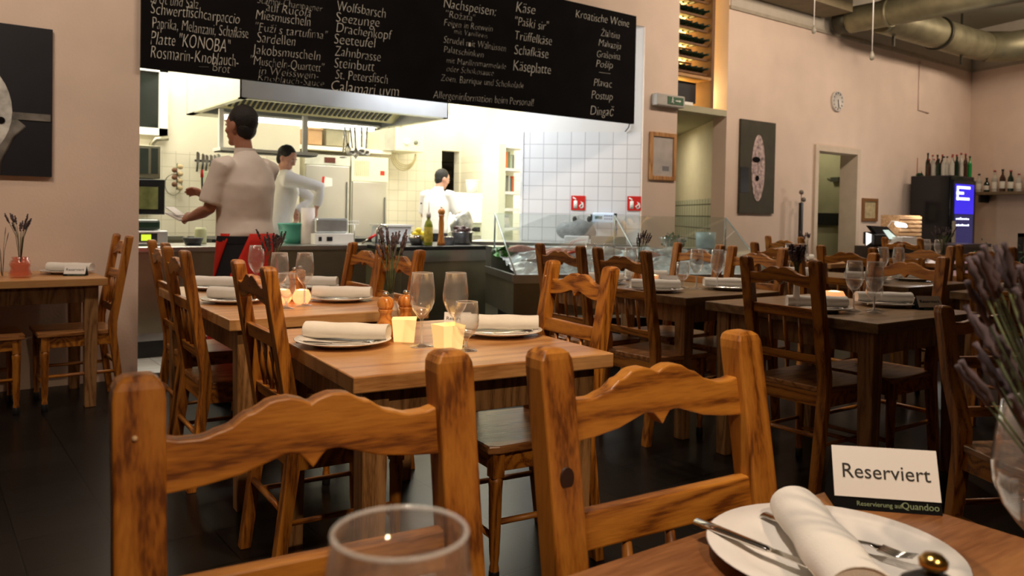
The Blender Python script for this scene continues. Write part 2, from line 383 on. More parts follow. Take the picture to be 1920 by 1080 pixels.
bx('wall_store_back', mat('store_paint', (.16, .14, .10), .8), 5.6, 8, 12.2, 12.3, 0, 2.6); bx('floor_store', floorM, 5.6, 8, 10.4, 12.3, -.1, 0)
# slanted white tiled wall next to the pier
tb = Vector((6.22, 6.02, 0)); tdir = Vector((-.88, .91, 0)).normalized(); tn = Vector((-tdir.y, tdir.x, 0))
o = slant_wall('wall_tiled', tb, tdir, 1.27, 0, 2.085, .12, tileW)
o = slant_wall('wall_tiled_upper', tb, tdir, 1.27, 2.085, 3.3, .12, kwhite)
struct('trim_3', box(NB(), 0, .03, -.12, .012, 0, 2.085), mat('trim_plastic', (.85, .86, .85), .4)).matrix_world = T(*(tb+tdir*1.27)) @ Rz(math.atan2(tdir.y, tdir.x))
def onT(px, py, off=.0):   # point of the slanted tiled wall
    dd = ray(px, py); nrm = Vector((-.719, -.695, 0)); base = tb + nrm*off
    return EYEV + dd*((base-EYEV).dot(nrm)/dd.dot(nrm))
# window high in the kitchen
x0, x1, z0, z1 = rectY(232, 120, 312, 253, 9.6)
w = struct('window_1', box(NB(), x0+.07, x1-.09, 9.57, 9.585, z0+.07, z1-.07), mat('night_glass', (.012, .015, .012), .08, var=.3, scale=2))
b = NB(); fr = .08
box(b, x0, x0+fr, 9.53, 9.6, z0, z1); box(b, x1-fr-.01, x1, 9.53, 9.6, z0, z1); box(b, x0, x1, 9.53, 9.6, z0, z0+fr); box(b, x0, x1, 9.53, 9.6, z1-fr, z1)
obj('window_frame', b, whiteb, w)
# pipe under the window
b = NB(); a0 = atY(285, 300, 9.5); a1 = atY(285, 270, 9.5); a2 = atY(292, 261, 9.5); a3 = atY(315, 259, 9.5)
tube(b, [a0, a1, a2, a3], .03, 10); tag(obj('drain_pipe', b, steelD), 'bent grey pipe under the kitchen window', 'pipe')

# ------------------------------------------------------------------ CHALKBOARD
BY = 5.94
bl = atY(265, 133, BY); br_ = atY(1189, 230, BY); bt = atY(1191, 30, BY)
cb = tag(obj('chalkboard', box(NB(), bl.x, br_.x, BY, BY+.04, 2.15, bt.z), slate, None), 'long black menu chalkboard hung across the kitchen opening', 'chalkboard')
lines = [
 [(282, 372, 5, 'Brot und Salz', .60), (282, 452, 25, 'Schwertfischcarpaccio', .70), (284, 468, 52, 'Paprika, Melanzani, Schafkäse', .66), (282, 433, 82, 'Platte "KONOBA"', .80), (281, 450, 108, 'Rosmarin-Knoblauch-', .74), (372, 432, 131, '— Brot', .55)],
 [(482, 606, 5, 'Scampi-Champagner', .48), (497, 583, 20, 'auf Rucola', .58), (478, 582, 36, 'Miesmuscheln', .64), (476, 614, 58, '"Fuži s tartufima"', .58), (480, 554, 79, 'Sardellen', .64), (474, 604, 101, 'Jakobsmuscheln', .64), (468, 608, 121, '"Muscheln-Quartett"', .58), (484, 598, 138, 'in Weisswein-', .50), (482, 608, 151, 'Knoblauch-Sauce', .44)],
 [(630, 722, 20, 'Wolfsbarsch', .68), (628, 712, 41, 'Seezunge', .68), (628, 736, 60, 'Drachenkopf', .66), (625, 704, 81, 'Seeteufel', .70), (627, 714, 105, 'Zahnbrasse', .66), (625, 702, 126, 'Steinbutt', .68), (627, 728, 148, 'St. Petersfisch', .66), (618, 748, 170, 'Calamari uvm', .76)],
 [(830, 930, 14, 'Nachspeisen:', .74), (834, 890, 32, '"Rožata"', .54), (832, 924, 48, 'Feigen in Rotwein', .50), (850, 914, 63, 'mit Vanilleeis', .42), (831, 950, 80, 'Strudel mit Walnüssen', .54), (831, 906, 98, 'Palatschinken', .50), (836, 950, 118, 'mit Marillenmarmelade', .46), (836, 926, 134, 'oder Schokosauce', .46), (826, 984, 152, 'Zoen. Barrique und Schokolade', .50), (812, 1004, 184, 'Allergeninformation beim Personal!', .58)],
 [(966, 1002, 22, 'Käse', .84), (964, 1028, 47, '"Paški sir"', .72), (963, 1034, 74, 'Trüffelkäse', .74), (963, 1028, 101, 'Schafkäse', .76), (961, 1032, 132, 'Käseplatte', .84)],
 [(1078, 1180, 33, 'Kroatische Weine', .70), (1126, 1162, 67, 'Žlahtina', .60), (1122, 1164, 86, 'Malvazija', .60), (1118, 1162, 106, 'Graševina', .60), (1116, 1148, 125, 'Pošip', .64), (1122, 1144, 141, '—', .7), (1112, 1147, 161, 'Plavac', .68), (1108, 1148, 185, 'Postup', .68), (1106, 1150, 215, 'Dingač', .76)]]
for ci, col in enumerate(lines):
    b = NB()
    for px, pe, py, s, k in col:
        p = atY(px, py, BY-.003); slope = (py-181)*0; e = atY(pe, py, BY-.003)
        text_verts(b, s, T(p.x, p.y, p.z) @ Rx(PI/2) @ Rz(random.uniform(.018, .042)), size=.150*k*1.15, shear=.2, offset=-.0028, wob=.075, thick=.0008, fit=(e.x-p.x)*.98)
    bad = [v for v in b.verts if not (5.8 < v.co.y < 6.0 and 2.0 < v.co.z < 3.4)]; print('stray text verts', ci, len(bad))
    if bad: bmesh.ops.delete(b, geom=bad, context='VERTS')
    obj('chalk_writing', b, chalk, cb)
# cable below right end of the board
b = NB(); tube(b, [onT(1181, 231, .02), onT(1178, 240, .03), onT(1172, 247, .02)], .006, 6); obj('board_cable', b, blackm, cb)

# ------------------------------------------------------------------ ART AND SMALL WALL THINGS
def art_panel(name, label, x0, x1, z0, z1, y, bg, th=.03, cat='picture'):
    t = thing(name, label, cat, (x0, y, z0)); obj('canvas', box(NB(), 0, x1-x0, -th, 0, 0, z1-z0), bg, t); return t
maskm = mat('mask_mottled', (.42, .32, .30), .8, var=.65, scale=22)
discm = mat('mask_white', (.46, .46, .42), .8, var=.45, scale=12)
xr = atY(97, 190, WY).x; zt = atY(97, 57, WY).z; zb = atY(95, 332, WY).z
Wd = 1.25
t = art_panel('wall_art', 'large black picture with a pale round mask on the left wall', xr-Wd, xr, zb, zt, WY, mat('art_black', (.008, .008, .012), .5))
Hh = zt-zb
def oval(cx, cz, rx, rz, y, n=36):
    b = NB(); prism(b, [(cx+rx*math.cos(2*PI*i/n), cz+rz*math.sin(2*PI*i/n)) for i in range(n)], lambda u, v, s: Vector((u, y+.006*s, v))); return b
cm = atY(22, 190, WY); ocx = Wd-(xr-cm.x)-.30; ocz = (atY(20, 210, WY).z-zb)
obj('mask', oval(ocx, ocz, .30, .345, -.037), discm, t)
for (dx, dz, r_) in ((.24, -.06, .022), (-.1, .1, .03), (.1, .12, .03)): obj('mask_hole', oval(ocx+dx, ocz+dz, r_, r_, -.041), slate, t)
b = NB(); z_ = atY(60, 218, WY).z-zb; box(b, ocx+.30, Wd-.01, -.036, -.03, z_-.03, z_+.015); obj('painted_bar', b, mat('art_grey', (.14, .13, .11), .5, var=.5, scale=10), t)
b = NB(); tube(b, [(ocx+.34, -.033, z_-.04), (ocx+.27, -.033, z_-.12), (ocx+.20, -.033, z_-.28), (ocx+.19, -.033, .01)], .05, 8, flat=.06, side=(1, 0, 0)); obj('painted_handle', b, MATS['art_grey'], t)
x0, x1, z0, z1 = rectY(1384, 227, 1449, 400, WY)
t = art_panel('wall_art', 'tall dark grey picture with a long pinkish mask beside the passage', x0, x1, z0, z1, WY, mat('art_grey_green', (.055, .05, .032), .8, var=.15))
cw, ch_ = x1-x0, z1-z0
obj('mask', oval(cw*.5, ch_*.49, cw*.19, ch_*.36, -.037), maskm, t)
obj('eye_patch', oval(cw*.43, ch_*.58, cw*.11, ch_*.03, -.042), slate, t); obj('mouth', oval(cw*.47, ch_*.38, cw*.05, ch_*.03, -.042), slate, t)
b = NB(); box(b, .005, cw*.24, -.034, -.03, ch_*.22, ch_*.49); obj('black_patch', b, blackm, t)
def framed(label, px0, py0, px1, py1, fm, inner, marks):
    x0, x1, z0, z1 = rectY(px0, py0, px1, py1, WY)
    t = thing('framed_certificate', label, 'framed picture', (x0, WY, z0)); w_, h_ = x1-x0, z1-z0; f = .045 if w_ > .3 else .03
    b = NB(); box(b, 0, f, -.03, 0, 0, h_); box(b, w_-f, w_, -.03, 0, 0, h_); box(b, f, w_-f, -.03, 0, 0, f); box(b, f, w_-f, -.03, 0, h_-f, h_); obj('frame', b, fm, t, bevel=.004)
    obj('print', box(NB(), f, w_-f, -.012, -.004, f, h_-f), inner, t)
    for (u, v, a, c, mm) in marks: obj('printed_mark', box(NB(), w_*u, w_*(u+a), -.014, -.0121, h_*v, h_*(v+c)), mm, t)
    return t
framed('certificate in a light wooden frame on the pier by the tiled wall', 1216, 249, 1265, 338, wFrame, mat('cert_paper', (.50, .46, .42), .15), [(.5, .2, .25, .10, mat('print_grey', (.2, .2, .2), .6))])
framed('small brown framed picture on the wall beside the doorway', 1615, 372, 1643, 415, mat('dark_frame', (.20, .09, .03), .5), mat('yellow_print', (.45, .36, .20), .6, var=.25, scale=14), [])
# clock
c = atY(1568, 190, WY); t = thing('wall_clock', 'round white wall clock high on the back wall', 'clock', (c.x, WY, c.z))
R_ = .135; b = NB(); lathe(b, [(0, 0), (R_, 0), (R_, .03), (R_-.012, .035), (R_-.014, .025), (0, .025)], 32, Rx(PI/2)); obj('case', b, mat('clock_case', (.62, .58, .52), .5), t)
b = NB()
for i in range(12):
    a = 2*PI*i/12; box(b, -.006, .006, -.003, 0, R_*.70, R_*.85, T(0, -.026, 0) @ Ry(a))
obj('hour_marks', b, ink, t)
b = NB(); box(b, -.005, .005, -.003, 0, -.02, R_*.45, T(0, -.029, 0) @ Ry(math.radians(165))); obj('hour_hand', b, ink, t)
b = NB(); box(b, -.004, .004, -.003, 0, -.02, R_*.66, T(0, -.032, 0) @ Ry(math.radians(172))); obj('minute_hand', b, ink, t)
# emergency exit light on pier
x0, x1, z0, z1 = rectY(1221, 179, 1273, 201, WY)
t = thing('exit_light', 'white emergency light with green running man sign on the pier', 'exit sign', (x0, WY, z0)); w_, h_ = x1-x0, z1-z0
obj('housing', box(NB(), 0, w_, -.09, 0, 0, h_), mat('exit_housing', (.42, .40, .36), .5), t, bevel=.012)
obj('sign_plate', box(NB(), w_*.36, w_*.92, -.096, -.09, h_*.18, h_*.82), mat('exit_green', (.05, .12, .06), .4), t)
b = NB(); u0 = w_*.52; v0 = h_*.5
ell(b, (u0, -.099, v0+.028), (.008, .003, .008), 8, 6); tube(b, [(u0, -.099, v0+.02), (u0-.006, -.099, v0-.005), (u0+.012, -.099, v0-.02), (u0+.012, -.099, v0-.035)], .005, 6); tube(b, [(u0-.006, -.099, v0-.005), (u0-.018, -.099, v0-.028)], .005, 6); tube(b, [(u0-.018, -.099, v0+.005), (u0, -.099, v0+.014), (u0+.016, -.099, v0+.002)], .004, 6)
box(b, u0+.05, u0+.11, -.1, -.096, v0-.004, v0+.006); prism(b, [(.11, .015), (.135, .001), (.11, -.013)], lambda u, v, s: Vector((u0+u, -.1+.004*s, v0+v)))
obj('running_man', b, whiteb, t)
# fire extinguisher signs on tiled wall
tang = math.atan2(tdir.y, tdir.x)
def on_tiles(px0, py0, px1, py1): 
    a = onT(px0, (py0+py1)/2); c = onT(px1, (py0+py1)/2); zt_ = onT((px0+px1)/2, py0).z; zb_ = onT((px0+px1)/2, py1).z
    return a, (c-a).length, zb_, zt_
for (q, lb) in (((1071, 367, 1097, 394), 'square red fire extinguisher sign on the middle of the tiled wall'), ((1176, 368, 1203, 395), 'square red fire extinguisher sign at the right end of the tiled wall')):
    a, w_, zb_, zt_ = on_tiles(*q); h_ = zt_-zb_
    t = thing('extinguisher_sign', lb, 'sign', (a.x, a.y, zb_), tang+PI); t.rotation_euler = (0, 0, math.atan2(-tdir.y, -tdir.x))
    obj('plate', box(NB(), 0, w_, -.01, 0, 0, h_), redp, t)
    b = NB(); tube(b, [(w_*.32, -.013, h_*.12), (w_*.32, -.013, h_*.66)], w_*.13, 10, flat=.1, side=(1, 0, 0)); tube(b, [(w_*.32, -.013, h_*.66), (w_*.32, -.013, h_*.78), (w_*.12, -.013, h_*.88)], w_*.05, 6, flat=.2, side=(1, 0, 0))
    obj('extinguisher_symbol', b, whiteb, t)
    b = NB(); tube(b, [(w_*.72, -.013, h_*.12), (w_*.62, -.013, h_*.3), (w_*.80, -.013, h_*.45), (w_*.70, -.013, h_*.62), (w_*.84, -.013, h_*.5), (w_*.88, -.013, h_*.25), (w_*.72, -.013, h_*.12)], w_*.05, 6, flat=.2, side=(1, 0, 0)); obj('flame_symbol', b, whiteb, t)
# plugs and kitchen scale display on tiled wall
for (px, py, lb) in ((1078, 411, 'black plug in the socket left of the scale display'), (1105, 411, 'black plug next to the scale display')):
    p = onT(px, py); t = thing('power_plug', lb, 'plug', (p.x, p.y, p.z)); t.rotation_euler = (0, 0, math.atan2(-tdir.y, -tdir.x))
    obj('socket', box(NB(), -.04, .04, -.012, 0, -.045, .045), whiteb, t, bevel=.005); b = NB(); ell(b, (0, -.035, 0), (.024, .03, .034)); obj('plug_body', b, blackm, t)
    b = NB(); tube(b, [(0, -.04, -.02), (.02, -.05, -.12), (.09, -.04, -.24)], .006, 6); obj('cord', b, mat('cord_grey', (.15, .16, .17), .6), t)
a, w_, zb_, zt_ = on_tiles(1112, 399, 1152, 417)
t = thing('scale_display', 'pale blue digital scale display on a stand against the tiled wall', 'scale', (a.x, a.y, zb_)); t.rotation_euler = (0, 0, math.atan2(-tdir.y, -tdir.x)); h_ = zt_-zb_
obj('case', box(NB(), 0, w_, -.13, -.05, 0, h_), mat('scale_blue', (.62, .74, .86), .4, emit=(.6, .75, 1), estr=.25), t, bevel=.012)
obj('end_cap', box(NB(), w_, w_+.03, -.125, -.055, .005, h_-.005), blackm, t); obj('end_cap', box(NB(), -.02, 0, -.125, -.055, .02, h_-.02), blackm, t)
obj('screen', box(NB(), w_*.12, w_*.45, -.134, -.13, h_*.35, h_*.65), mat('lcd', (.12, .2, .2), .3), t)
b = NB(); [box(b, w_*(.55+.1*i), w_*(.61+.1*i), -.134, -.13, h_*v, h_*(v+.14)) for i in range(4) for v in (.3, .62)]; obj('button', b, mat('button_blue', (.15, .2, .4), .5), t)
b = NB(); tube(b, [(w_+.02, -.09, .01), (w_+.02, -.09, -.30)], .014, 8); obj('stand_pole', b, mat('pole_blue', (.12, .16, .25), .4), t)
# conduit trim, wall bracket rod and cords
x0, x1, z0, z1 = rectY(1722, 118, 1741, 208, WY); b = NB(); tube(b, [(x0, WY-.012, z1), (x0, WY-.012, z0), (x1, WY-.012, z0-.02)], .011, 6)
struct('trim_4', b, plaster)
a = atY(1495, 455, 5.9); c = atY(1496, 380, 5.9); t = thing('wall_rod', 'slim black upright rod with small round fittings near the back wall', 'rod', (a.x, 5.86, a.z-.9)); hz = c.z-a.z+.9
b = NB(); box(b, -.02, .02, -.02, .02, .85, hz); tube(b, [(0, 0, .03), (0, 0, .86)], .012, 8); obj('pole', b, blackm, t); b = NB(); lathe(b, [(0, 0), (.16, 0), (.16, .015), (.03, .03), (0, .035)], 20); obj('base', b, blackm, t)
for dx, dz in ((-.0, .13), (.05, .04)):
    b = NB(); ell(b, (dx, 0, hz+dz), (.03, .03, .03)); obj('fitting', b, mat('fitting_grey', (.2, .17, .14), .4), t)
    b = NB(); tube(b, [(0, 0, hz-.02), (dx, 0, hz+dz)], .004, 5); obj('wire', b, blackm, t)
for (px, y0, y1, Y, lb, xx) in ((1635, 5, 103, 4.6, 'long hanging lamp cord with a small bulb holder in front of the duct', 0), (1526, 2, 54, 5.3, 'shorter hanging lamp cord left of the round duct', 0)):
    a = atY(px, y1, Y); t = thing('hanging_cord', lb, 'cord', (a.x, a.y, a.z)); b = NB(); tube(b, [(0, 0, .03), (0, 0, 4.3-a.z)], .006, 6); obj('wire', b, paper, t)
    b = NB(); lathe(b, [(0, -.06), (.02, -.05), (.028, -.02), (.018, .01), (.008, .04), (0, .04)], 10); obj('bulb_holder', b, mat('cord_end', (.3, .28, .22), .4), t)
# ------------------------------------------------------------------ DUCTS
def spiral(bm, pts, r, seg=28, pitch=.09, depth=.01):
    P = []; Rr = []
    for i in range(len(pts)-1):
        a, c = Vector(pts[i]), Vector(pts[i+1]); n = max(2, int((c-a).length/pitch*2))
        for k in range(n): P.append(a.lerp(c, k/n)); Rr.append(r+(depth if k % 2 else 0))
    P.append(Vector(pts[-1])); Rr.append(r); tube(bm, P, Rr, seg)
t = thing('ventilation_duct', 'straight metal duct running over the room toward the camera', 'duct', (9.66, 5.7, 3.76)); b = NB(); spiral(b, [(0, 0, 0), (0, -8.0, 0)], .165, depth=.0); obj('pipe', b, duct, t)
b = NB(); tube(b, [(0, .18, 0), (0, .0, 0)], .15, 28); obj('collar', b, mat('duct_dark', (.06, .055, .035), .5, .5), t)
b = NB(); [tube(b, [(0, -y, 0), (0, -y-.04, 0)], .178, 28) for y in (.5, 2.2, 4.5)]; obj('joint_band', b, duct, t)
t = thing('ventilation_duct', 'fat spiral duct along the back wall turning the corner', 'duct', (0, 0, 0)); Y_ = 5.42
A = [Vector((9.9, Y_, 3.80)), Vector((12.3, Y_, 3.80)), Vector((12.75, Y_-.05, 3.80)), Vector((13.02, Y_-.3, 3.80)), Vector((13.02, Y_-.7, 3.80)), Vector((11.7, .9, 3.8)), Vector((10.8, -2.2, 3.8))]
base_ = A[0].copy(); t.location = base_; A = [p-base_ for p in A]
b = NB(); spiral(b, A[:3], .205, depth=.008, pitch=.12); obj('spiral_pipe', b, duct, t)
b = NB(); tube(b, A[2:5], .22, 28); obj('elbow', b, duct, t)
b = NB(); spiral(b, A[4:], .20, depth=.008, pitch=.12); obj('spiral_pipe', b, duct, t)
b = NB(); tube(b, [A[0]+Vector((1.45, 0, 0)), A[0]+Vector((1.5, 0, 0))], .232, 28); obj('joint_band', b, MATS['duct_dark'], t)
b = NB(); tube(b, [A[4]+Vector((0, .1, 0)), A[4]], .24, 28); obj('joint_band', b, steel, t)
for dx in (.3, 2.2):
    b = NB(); box(b, dx, dx+.03, -.015, .015, -.34, .5); obj('hanger', b, MATS['duct_dark'], t)
t = tag(obj('cable_tray', box(NB(), 7.2, 9.45, 5.55, 5.95, 3.80, 3.96), mat('tray_brown', (.20, .16, .09), .7), None), 'boxy brown cable tray under the ceiling left of the duct', 'cable tray'); b = NB(); [box(b, x, x+.02, 5.74, 5.76, 3.96, 4.3) for x in (7.5, 9.1)]; obj('hanger_rod', b, steel, t)
b = NB(); tube(b, [(8.1, 5.2, 4.02), (9.3, 4.9, 4.0), (9.9, 4.2, 4.05)], .12, 16); t = tag(obj('supply_pipe', b, duct), 'thinner curved pipe above the straight duct', 'pipe')
b = NB(); tube(b, [(8.3, 4.8, 4.1), (9.0, 3.9, 4.1), (9.5, 2.0, 4.1)], .09, 16); t = tag(obj('supply_pipe', b, MATS['duct_dark']), 'dark pipe tucked under the ceiling beside the cable tray', 'pipe')
# ------------------------------------------------------------------ WINE RACK in the niche
xr_ = 7.38
t = thing('wine_rack', 'wooden wine rack in the lit niche above the passage', 'wine rack', (6.76, 6.06, 2.44)); rw = xr_-6.76
rm = mat('rack_wood', (.16, .075, .03), .6)
obj('side_post', box(NB(), rw, rw+.05, 0, .4, 0, 1.86), rm, t)
b = NB(); box(b, 0, rw, 0, .4, .33, .36); obj('shelf', b, mat('rack_light', (.45, .25, .1), .6), t)
rows = [.42+.165*i for i in range(8)]
for z in rows: bq = NB(); box(bq, 0, rw, .06, .09, z-.03, z-.008); box(bq, 0, rw, .31, .34, z-.03, z-.008); obj('rail', bq, rm, t)
obj('mullion', box(NB(), rw*.45, rw*.5, .30, .34, .0, .33), MATS['rack_light'], t)
bb = NB(); lathe(bb, [(0, .0), (.034, .002), (.038, .01), (.038, .19), (.03, .22), (.014, .25), (.014, .31), (0, .31)], 12, Rx(PI/2) @ T(0, 0, -.31)); wb = tag(obj('wine_bottle', bb, bottleG), 'dark wine bottle lying in the niche rack', 'bottle', 'wine bottles lying in the niche rack')
first = True
for z in rows:
    for k in range(6):
        x = 6.80+k*.1+random.uniform(-.004, .004); loc = (x, 6.04, 2.44+z+.03)
        if first: wb.location = loc; first = False
        else: o = wb.copy(); COL.objects.link(o); o.location = loc
t = thing('laptop', 'black screen standing on the niche ledge under the wine rack', 'monitor', (6.78, 6.18, 2.44)); obj('screen', box(NB(), 0, .48, 0, .02, .06, .30, Ry(0)), blackm, t); obj('stand', box(NB(), .1, .4, -.03, .12, 0, .065), whiteb, t)
# ------------------------------------------------------------------ CHAIRS
def make_chair(label, h=1.02):
    k = (h-.45)/.57                       # back height scale above the seat
    Z = lambda z: .45+(z-.45)*k if z > .45 else z
    def yb(z): return -.09*max(0, (z-.5*k))/(.52*k) if z > .5 else -.055*max(0, (.42-z))/.42
    t = thing('dining_chair', label, 'chair')
    for s in (-1, 1):
        b = NB(); x = s*.185
        secs = [(x, -.055, 0, .021, .018), (x, 0, .42, .024, .021), (x, 0, .5, .025, .022)]
        for z in (.7, .9): secs.append((x, yb(Z(z)), Z(z), .0255, .021))
        zt = Z(1.02)
        for dz, f in ((-.026, 1), (-.014, .95), (-.006, .80), (-.001, .55), (0, .3)): secs.append((x, yb(zt+dz), zt+dz, .0265*f, .021*min(1, f+.15)))
        sweep(b, secs); obj('back_post', b, wV, t, bevel=.004)
    def top(u):
        s = abs(u); pts = [(0, .9715), (.05, .976), (.14, .9805), (.26, .9795), (.42, .968), (.6, .953), (.75, .9465), (.88, .947), (1, .951)]
        for (a, p), (c, q) in zip(pts, pts[1:]):
            if s <= c: w = (s-a)/(c-a); return p+(q-p)*(w*w*(3-2*w))
        return pts[-1][1]
    def bot(u):
        s = abs(u); pts = [(0, .898), (.05, .908), (.10, .916), (.18, .918), (.3, .912), (.5, .902), (.75, .896), (1, .893)]
        for (a, p), (c, q) in zip(pts, pts[1:]):
            if s <= c: w = (s-a)/(c-a); return p+(q-p)*w
        return pts[-1][1]
    us = [-1+i/20 for i in range(41)]
    out = [(u*.163, Z(top(u))) for u in us] + [(u*.163, Z(bot(u))) for u in reversed(us)]
    b = NB(); prism(b, out, lambda u, v, s: Vector((u, yb(v)-.004+(-.012 if s == 0 else .012), v))); obj('top_rail', b, wH, t, bevel=.0025)
    def rail(nm_, z0, z1, th=.011):
        b = NB(); rs = []
        for x in (-.165, .165): rs.append([Vector((x, yb(z)+q, z)) for z, q in ((z0, -th), (z0, th), (z1, th), (z1, -th))])
        rings(b, rs, True, True, 0, False); return obj(nm_, b, wH, t, bevel=.003)
    rail('middle_rail', Z(.755), Z(.803)); rail('lower_rail', Z(.555), Z(.595))
    for x in (-.08, 0, .08):
        b = NB(); z0, z1 = Z(.59), Z(.76); tube(b, [(x, yb(z0), z0), (x, yb((z0+z1)/2), (z0+z1)/2), (x, yb(z1), z1)], [.007, .010, .007], 8); obj('spindle', b, wV, t)
    b = NB(); outl = [(-.165, -.012), (.165, -.012), (.165, .022), (.200, .024), (.218, .36), (.205, .395), (-.205, .395), (-.218, .36), (-.200, .024), (-.165, .022)]
    prism(b, outl, lambda u, v, s: Vector((u, v, .430+.026*s))); obj('seat', b, wS, t, bevel=.005)
    b = NB(); box(b, -.17, .17, -.008, .010, .365, .43); box(b, -.18, .18, .345, .363, .365, .43)
    for s in (-1, 1): box(b, s*.183-.009, s*.183+.009, .0, .36, .365, .43)
    obj('seat_frame', b, wH, t, bevel=.003)
    for s in (-1, 1):
        b = NB(); x = s*.185
        sweep(b, [(x, .355, .35, .021, .021), (x, .355, .43, .021, .021)])
        lathe(b, [(.020, .35), (.024, .335), (.022, .31), (.020, .2), (.017, .10), (.013, .065), (.016, .055), (.016, .0)], 12, T(x, .355, 0)); l = obj('front_leg', b, wV, t)
        b = NB(); lathe(b, [(.0165, .004), (.0175, .006), (.0175, .045), (.014, .052)], 12, T(x, .355, -.004)); obj('foot_cap', b, blackm, l)
        b = NB(); tube(b, [(s*.185, -.025, .20), (s*.185, .355, .20)], .011, 8, flat=.8); obj('side_stretcher', b, wY, t)
    b = NB(); tube(b, [(-.185, -.03, .24), (.185, -.03, .24)], .011, 8); obj('rear_stretcher', b, wH, t)
    b = NB(); tube(b, [(-.185, .355, .15), (.185, .355, .15)], .011, 8); obj('front_stretcher', b, wH, t)
    return t
chair0 = make_chair('orange-brown pine chair in the left foreground, its scalloped back half across the picture')
used = [False]
def chair(x, y, rz, label, group='scallop-backed wooden dining chairs'):
    """x, y: middle of the back at its top"""
    a = math.radians(rz); f = Vector((-math.sin(a), math.cos(a), 0)); p = Vector((x, y, 0))+f*.09
    if not used[0]:
        used[0] = True; chair0.location = p; chair0.rotation_euler = (0, 0, a); chair0['label'] = label; chair0['group'] = group; return chair0
    return dup(chair0, p, a, label, group)
chair(.378, .905, 173.5, 'wooden dining chair in the left foreground, a pale dot on its left post')
c2 = chair(.872, .815, 175, 'wooden dining chair with a dark knot in its post, behind the foreground plate')
b = NB(); tube(b, [(.1855, -.062, .855), (.1855, -.0385, .855)], [(.011, .015), (.011, .015)], 14, side=(1, 0, 0)); obj('knot', b, mat('wood_knot', (.035, .012, .005), .6), c2)
b = NB(); ell(b, (.178, -.04, .985), (.004, .004, .004)); 
for o in chair0.children[:0]: pass
b = NB(); ell(b, (.190, -.058, .958), (.0032, .004, .0032), 10, 6); obj('pale_plug', b, mat('pale_plug', (.7, .5, .3), .5), chair0)
chair(1.97, 2.20, 83, 'bright orange wooden chair at the right side of the candle-lit central table')
chair(.895, 2.62, -94, 'wooden chair seen from behind at the left side of the central table')
chair(.915, 3.66, -93, 'wooden chair at the near left seat of the long table by the waiter')
chair(1.02, 4.42, -93, 'wooden chair at the far left seat of the long table by the waiter')
chair(1.98, 3.95, 88, 'wooden chair at the far right seat of the table by the waiter')
chair(1.90, 3.42, 88, 'wooden chair half hidden by lavender, right side of the table by the waiter')
chair(1.06, 5.48, 90, 'wooden chair at the right end of the table under the left wall picture')
chair(.03, 5.48, -90, 'wooden chair tucked under the left wall table, mostly beyond the left edge')
chair(3.05, 3.60, -90, 'dark-looking chair in front of the fish display, the farther of two')
chair(3.02, 3.06, -91, 'dark-looking chair in front of the fish display, the nearer of two')
chair(4.20, 3.52, 88, 'wooden chair with its back to the passage, far side of the middle table')
chair(4.15, 3.02, 90, 'wooden chair behind the wine glasses of the middle table')
chair(3.13, 2.16, -92, 'tall dark chair with clear spindles at the left of the round candle table')
chair(4.16, 2.10, 88, 'sunlit-looking brown chair on the right side of the round candle table')
chair(4.97, 2.92, -90, 'reddish chair behind the upright wine glasses of the candle table')
chair(4.97, 3.46, -90, 'reddish chair half hidden behind the tall white lavender vase')
chair(6.05, 2.92, 90, 'far chair with a bright right post, its back to the bar')
chair(6.42, 2.66, -90, 'shadowy far chair between the bar and the reserved candle table')
chair(6.85, 4.68, -90, 'farthest small chair standing under the wall rod')
chair(8.1, 4.15, -90, 'far reddish chair in front of the doorway')
chair(4.95, 1.93, -90, 'dark chair at right in front of the small glowing lamp and orange mill')
chairW = make_chair('low-backed brown wooden chair behind the blurred lavender at the right edge', .905)
chairW['group'] = 'scallop-backed wooden dining chairs'; _q = atZ(1803, 832, .45); _a = math.radians(152); chairW.location = (_q.x-.185*math.cos(_a), _q.y-.185*math.sin(_a), 0); chairW.rotation_euler = (0, 0, _a)
# ------------------------------------------------------------------ TABLES
TZ = .77
def table(cx, cy, w, d, rot, label, th=.045, wt=None):
    t = thing('dining_table', label, 'table', (cx, cy, 0), math.radians(rot), 'thick-topped wooden dining tables')
    obj('table_top', box(NB(), -w/2, w/2, -d/2, d/2, TZ-th, TZ), wt or wT, t, bevel=.004)
    b = NB(); i = .055; z0, z1 = TZ-th-.10, TZ-th
    for y in (-d/2+i, d/2-i-.022): box(b, -w/2+i+.03, w/2-i-.03, y, y+.022, z0, z1)
    for x in (-w/2+i, w/2-i-.022): box(b, x, x+.022, -d/2+i+.03, d/2-i-.03, z0, z1)
    obj('apron', b, wTE, t, bevel=.003)
    for sx in (-1, 1):
        for sy in (-1, 1):
            x, y = sx*(w/2-i-.025), sy*(d/2-i-.025); b = NB(); sweep(b, [(x, y, 0, .030, .030), (x, y, z1, .038, .038)]); obj('leg', b, wTE, t, bevel=.004)
    return t
def table_corner(x, y, w, d, rot, label, wt=None):
    a = math.radians(rot); return table(x+w/2*math.cos(a)-d/2*math.sin(a), y+w/2*math.sin(a)+d/2*math.cos(a), w, d, rot, label, wt=wt)
table_corner(.907, 1.876, .845, .90, -5.9, 'wooden table in the centre with two lit paper lanterns and two mills')
table_corner(.972, 3.087, .86, 1.42, -3, 'long wooden table in front of the waiter, set for four')
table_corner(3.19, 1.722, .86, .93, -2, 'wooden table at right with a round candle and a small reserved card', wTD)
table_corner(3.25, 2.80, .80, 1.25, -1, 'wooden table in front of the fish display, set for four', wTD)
table_corner(-.08, -.14, 1.285, .865, -1, 'wooden table in the foreground carrying the big reserved card', wTN)
table_corner(-.04, 5.22, .97, .74, 0, 'wooden table against the left wall under the black picture')
